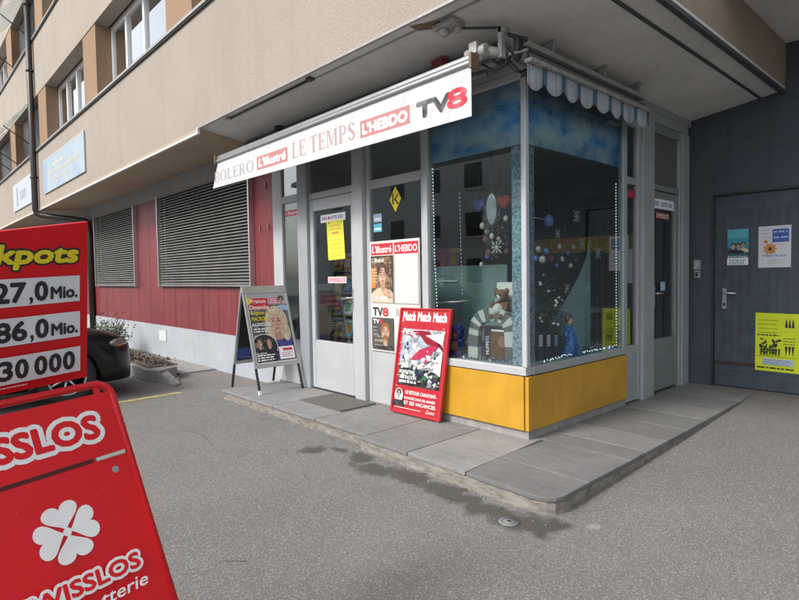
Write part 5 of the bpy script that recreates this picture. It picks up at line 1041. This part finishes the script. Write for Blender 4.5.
def leaves(b, c, n, sp, ma, sz):
    for i in range(n):
        p = V(c) + V((R.gauss(0, sp[0]), R.gauss(0, sp[1]), abs(R.gauss(0, sp[2])))); d_ = V((R.uniform(-1, 1), R.uniform(-1, 1), R.uniform(-.2, 1))).normalized(); s_ = d_.orthogonal().normalized(); z_ = sz * R.uniform(.6, 1.3); b.add([p, p + d_ * z_ * .5 + s_ * z_ * .25, p + d_ * z_, p + d_ * z_ * .5 - s_ * z_ * .25], [(0, 1, 2, 3)], ma)
M_lf = mat('dull green leaf', (.06, .085, .04), .7, var=.4, scale=15); M_dr = mat('dry leaf', (.11, .085, .06), .8, var=.4, scale=15)
sh = empty('shrub', (-9.3, -.55, .17), 'low dull green shrub by the white wall above the car bonnet', 'shrub')
b = MB()
for i in range(26): a_ = R.random() * 2 * PI; b.tube([(-9.3, -.5, .17), (-9.3 + .15 * math.cos(a_), -.5 + .12 * math.sin(a_), .36), (-9.3 + R.uniform(.1, .5) * math.cos(a_), -.5 + .25 * math.sin(a_), R.uniform(.4, .66))], .006, M_dr, 4)
b.build('stem', sh); b = MB(); leaves(b, (-9.35, -.5, .25), 1100, (.26, .15, .18), M_lf, .05); b.build('foliage', sh)
for i, (x, lb) in enumerate(((-5.95, 'dry leafy weed at the near end of the stone planter'), (-6.7, 'second dry weed along the stone planter'), (-7.5, 'dry weed further back in the stone planter'))):
    w_ = empty('weed', (x, -.75, .18), lb, 'plant', 'dry weeds in the stone planter'); b = MB(); leaves(b, (x, -.78, .18), 130, (.22, .1, .045), M_dr if i < 2 else M_lf, .05); b.build('foliage', w_)
    b = MB(); [b.tube([(x, -.78, .18), (x + R.uniform(-.25, .25), -.78 + R.uniform(-.1, .1), .25)], .004, M_dr, 4) for _ in range(8)]; b.build('stem', w_)
b = MB(); b.box(-7.45, -.50, .004, -5.9, .07, .02, mat('pale concrete lid', (.25, .245, .235), .9, var=.2, scale=10)); b.box(-5.9, -.53, .0, -5.86, .07, .024, M_zinc); b.box(-7.45, -.54, .0, -5.86, -.5, .024, mat('beige edge strip', (.42, .39, .32), .8)); b.build('pit_cover', label='flat pit cover with a pale edge at the foot of the white wall', cat='pit cover')

# ================================================================== houses across the road (seen in the panes)
def block(x0, x1, y0, y1, h, wcol, face, label, floors, rough):
    o = empty('apartment_building', ((x0 + x1) / 2, (y0 + y1) / 2, 0), label, 'building', 'houses across the road')
    b = MB(); b.box(x0, y0, 0, x1, y1, h, wcol); b.build('wall', o); b = MB(); b.box(x0 - .4, y0 - .4, h, x1 + .4, y1 + .4, h + .35, M_concrete); b.build('roof', o)
    for k in range(floors):
        z = 1.0 + k * 2.8
        if face == 'n':
            x = x0 + 1.5
            while x < x1 - 2: b = MB(); b.box(x, y1 - .02, z, x + 1.3, y1 + .04, z + 1.4, M_blk); b.box(x - .1, y1 - .02, z - .12, x + 1.4, y1 + .1, z - .02, M_white); b.build('window', o); x += 3.4
        else:
            y = y0 + 1.5
            while y < y1 - 2: b = MB(); b.box(x0 - .04, y, z, x0 + .02, y + 1.3, z + 1.4, M_blk); b.build('window', o); y += 3.4
block(-38, 6, -30, -22, 9.0, mat('pale render', (.62, .62, .60), .9), 'n', 'pale house block across the road behind the viewer', 3, .9)
block(34, 42, -20, 14, 7.5, mat('grey render', (.20, .21, .22), .9), 'w', 'darker house block beyond the yard to the right', 3, .9)
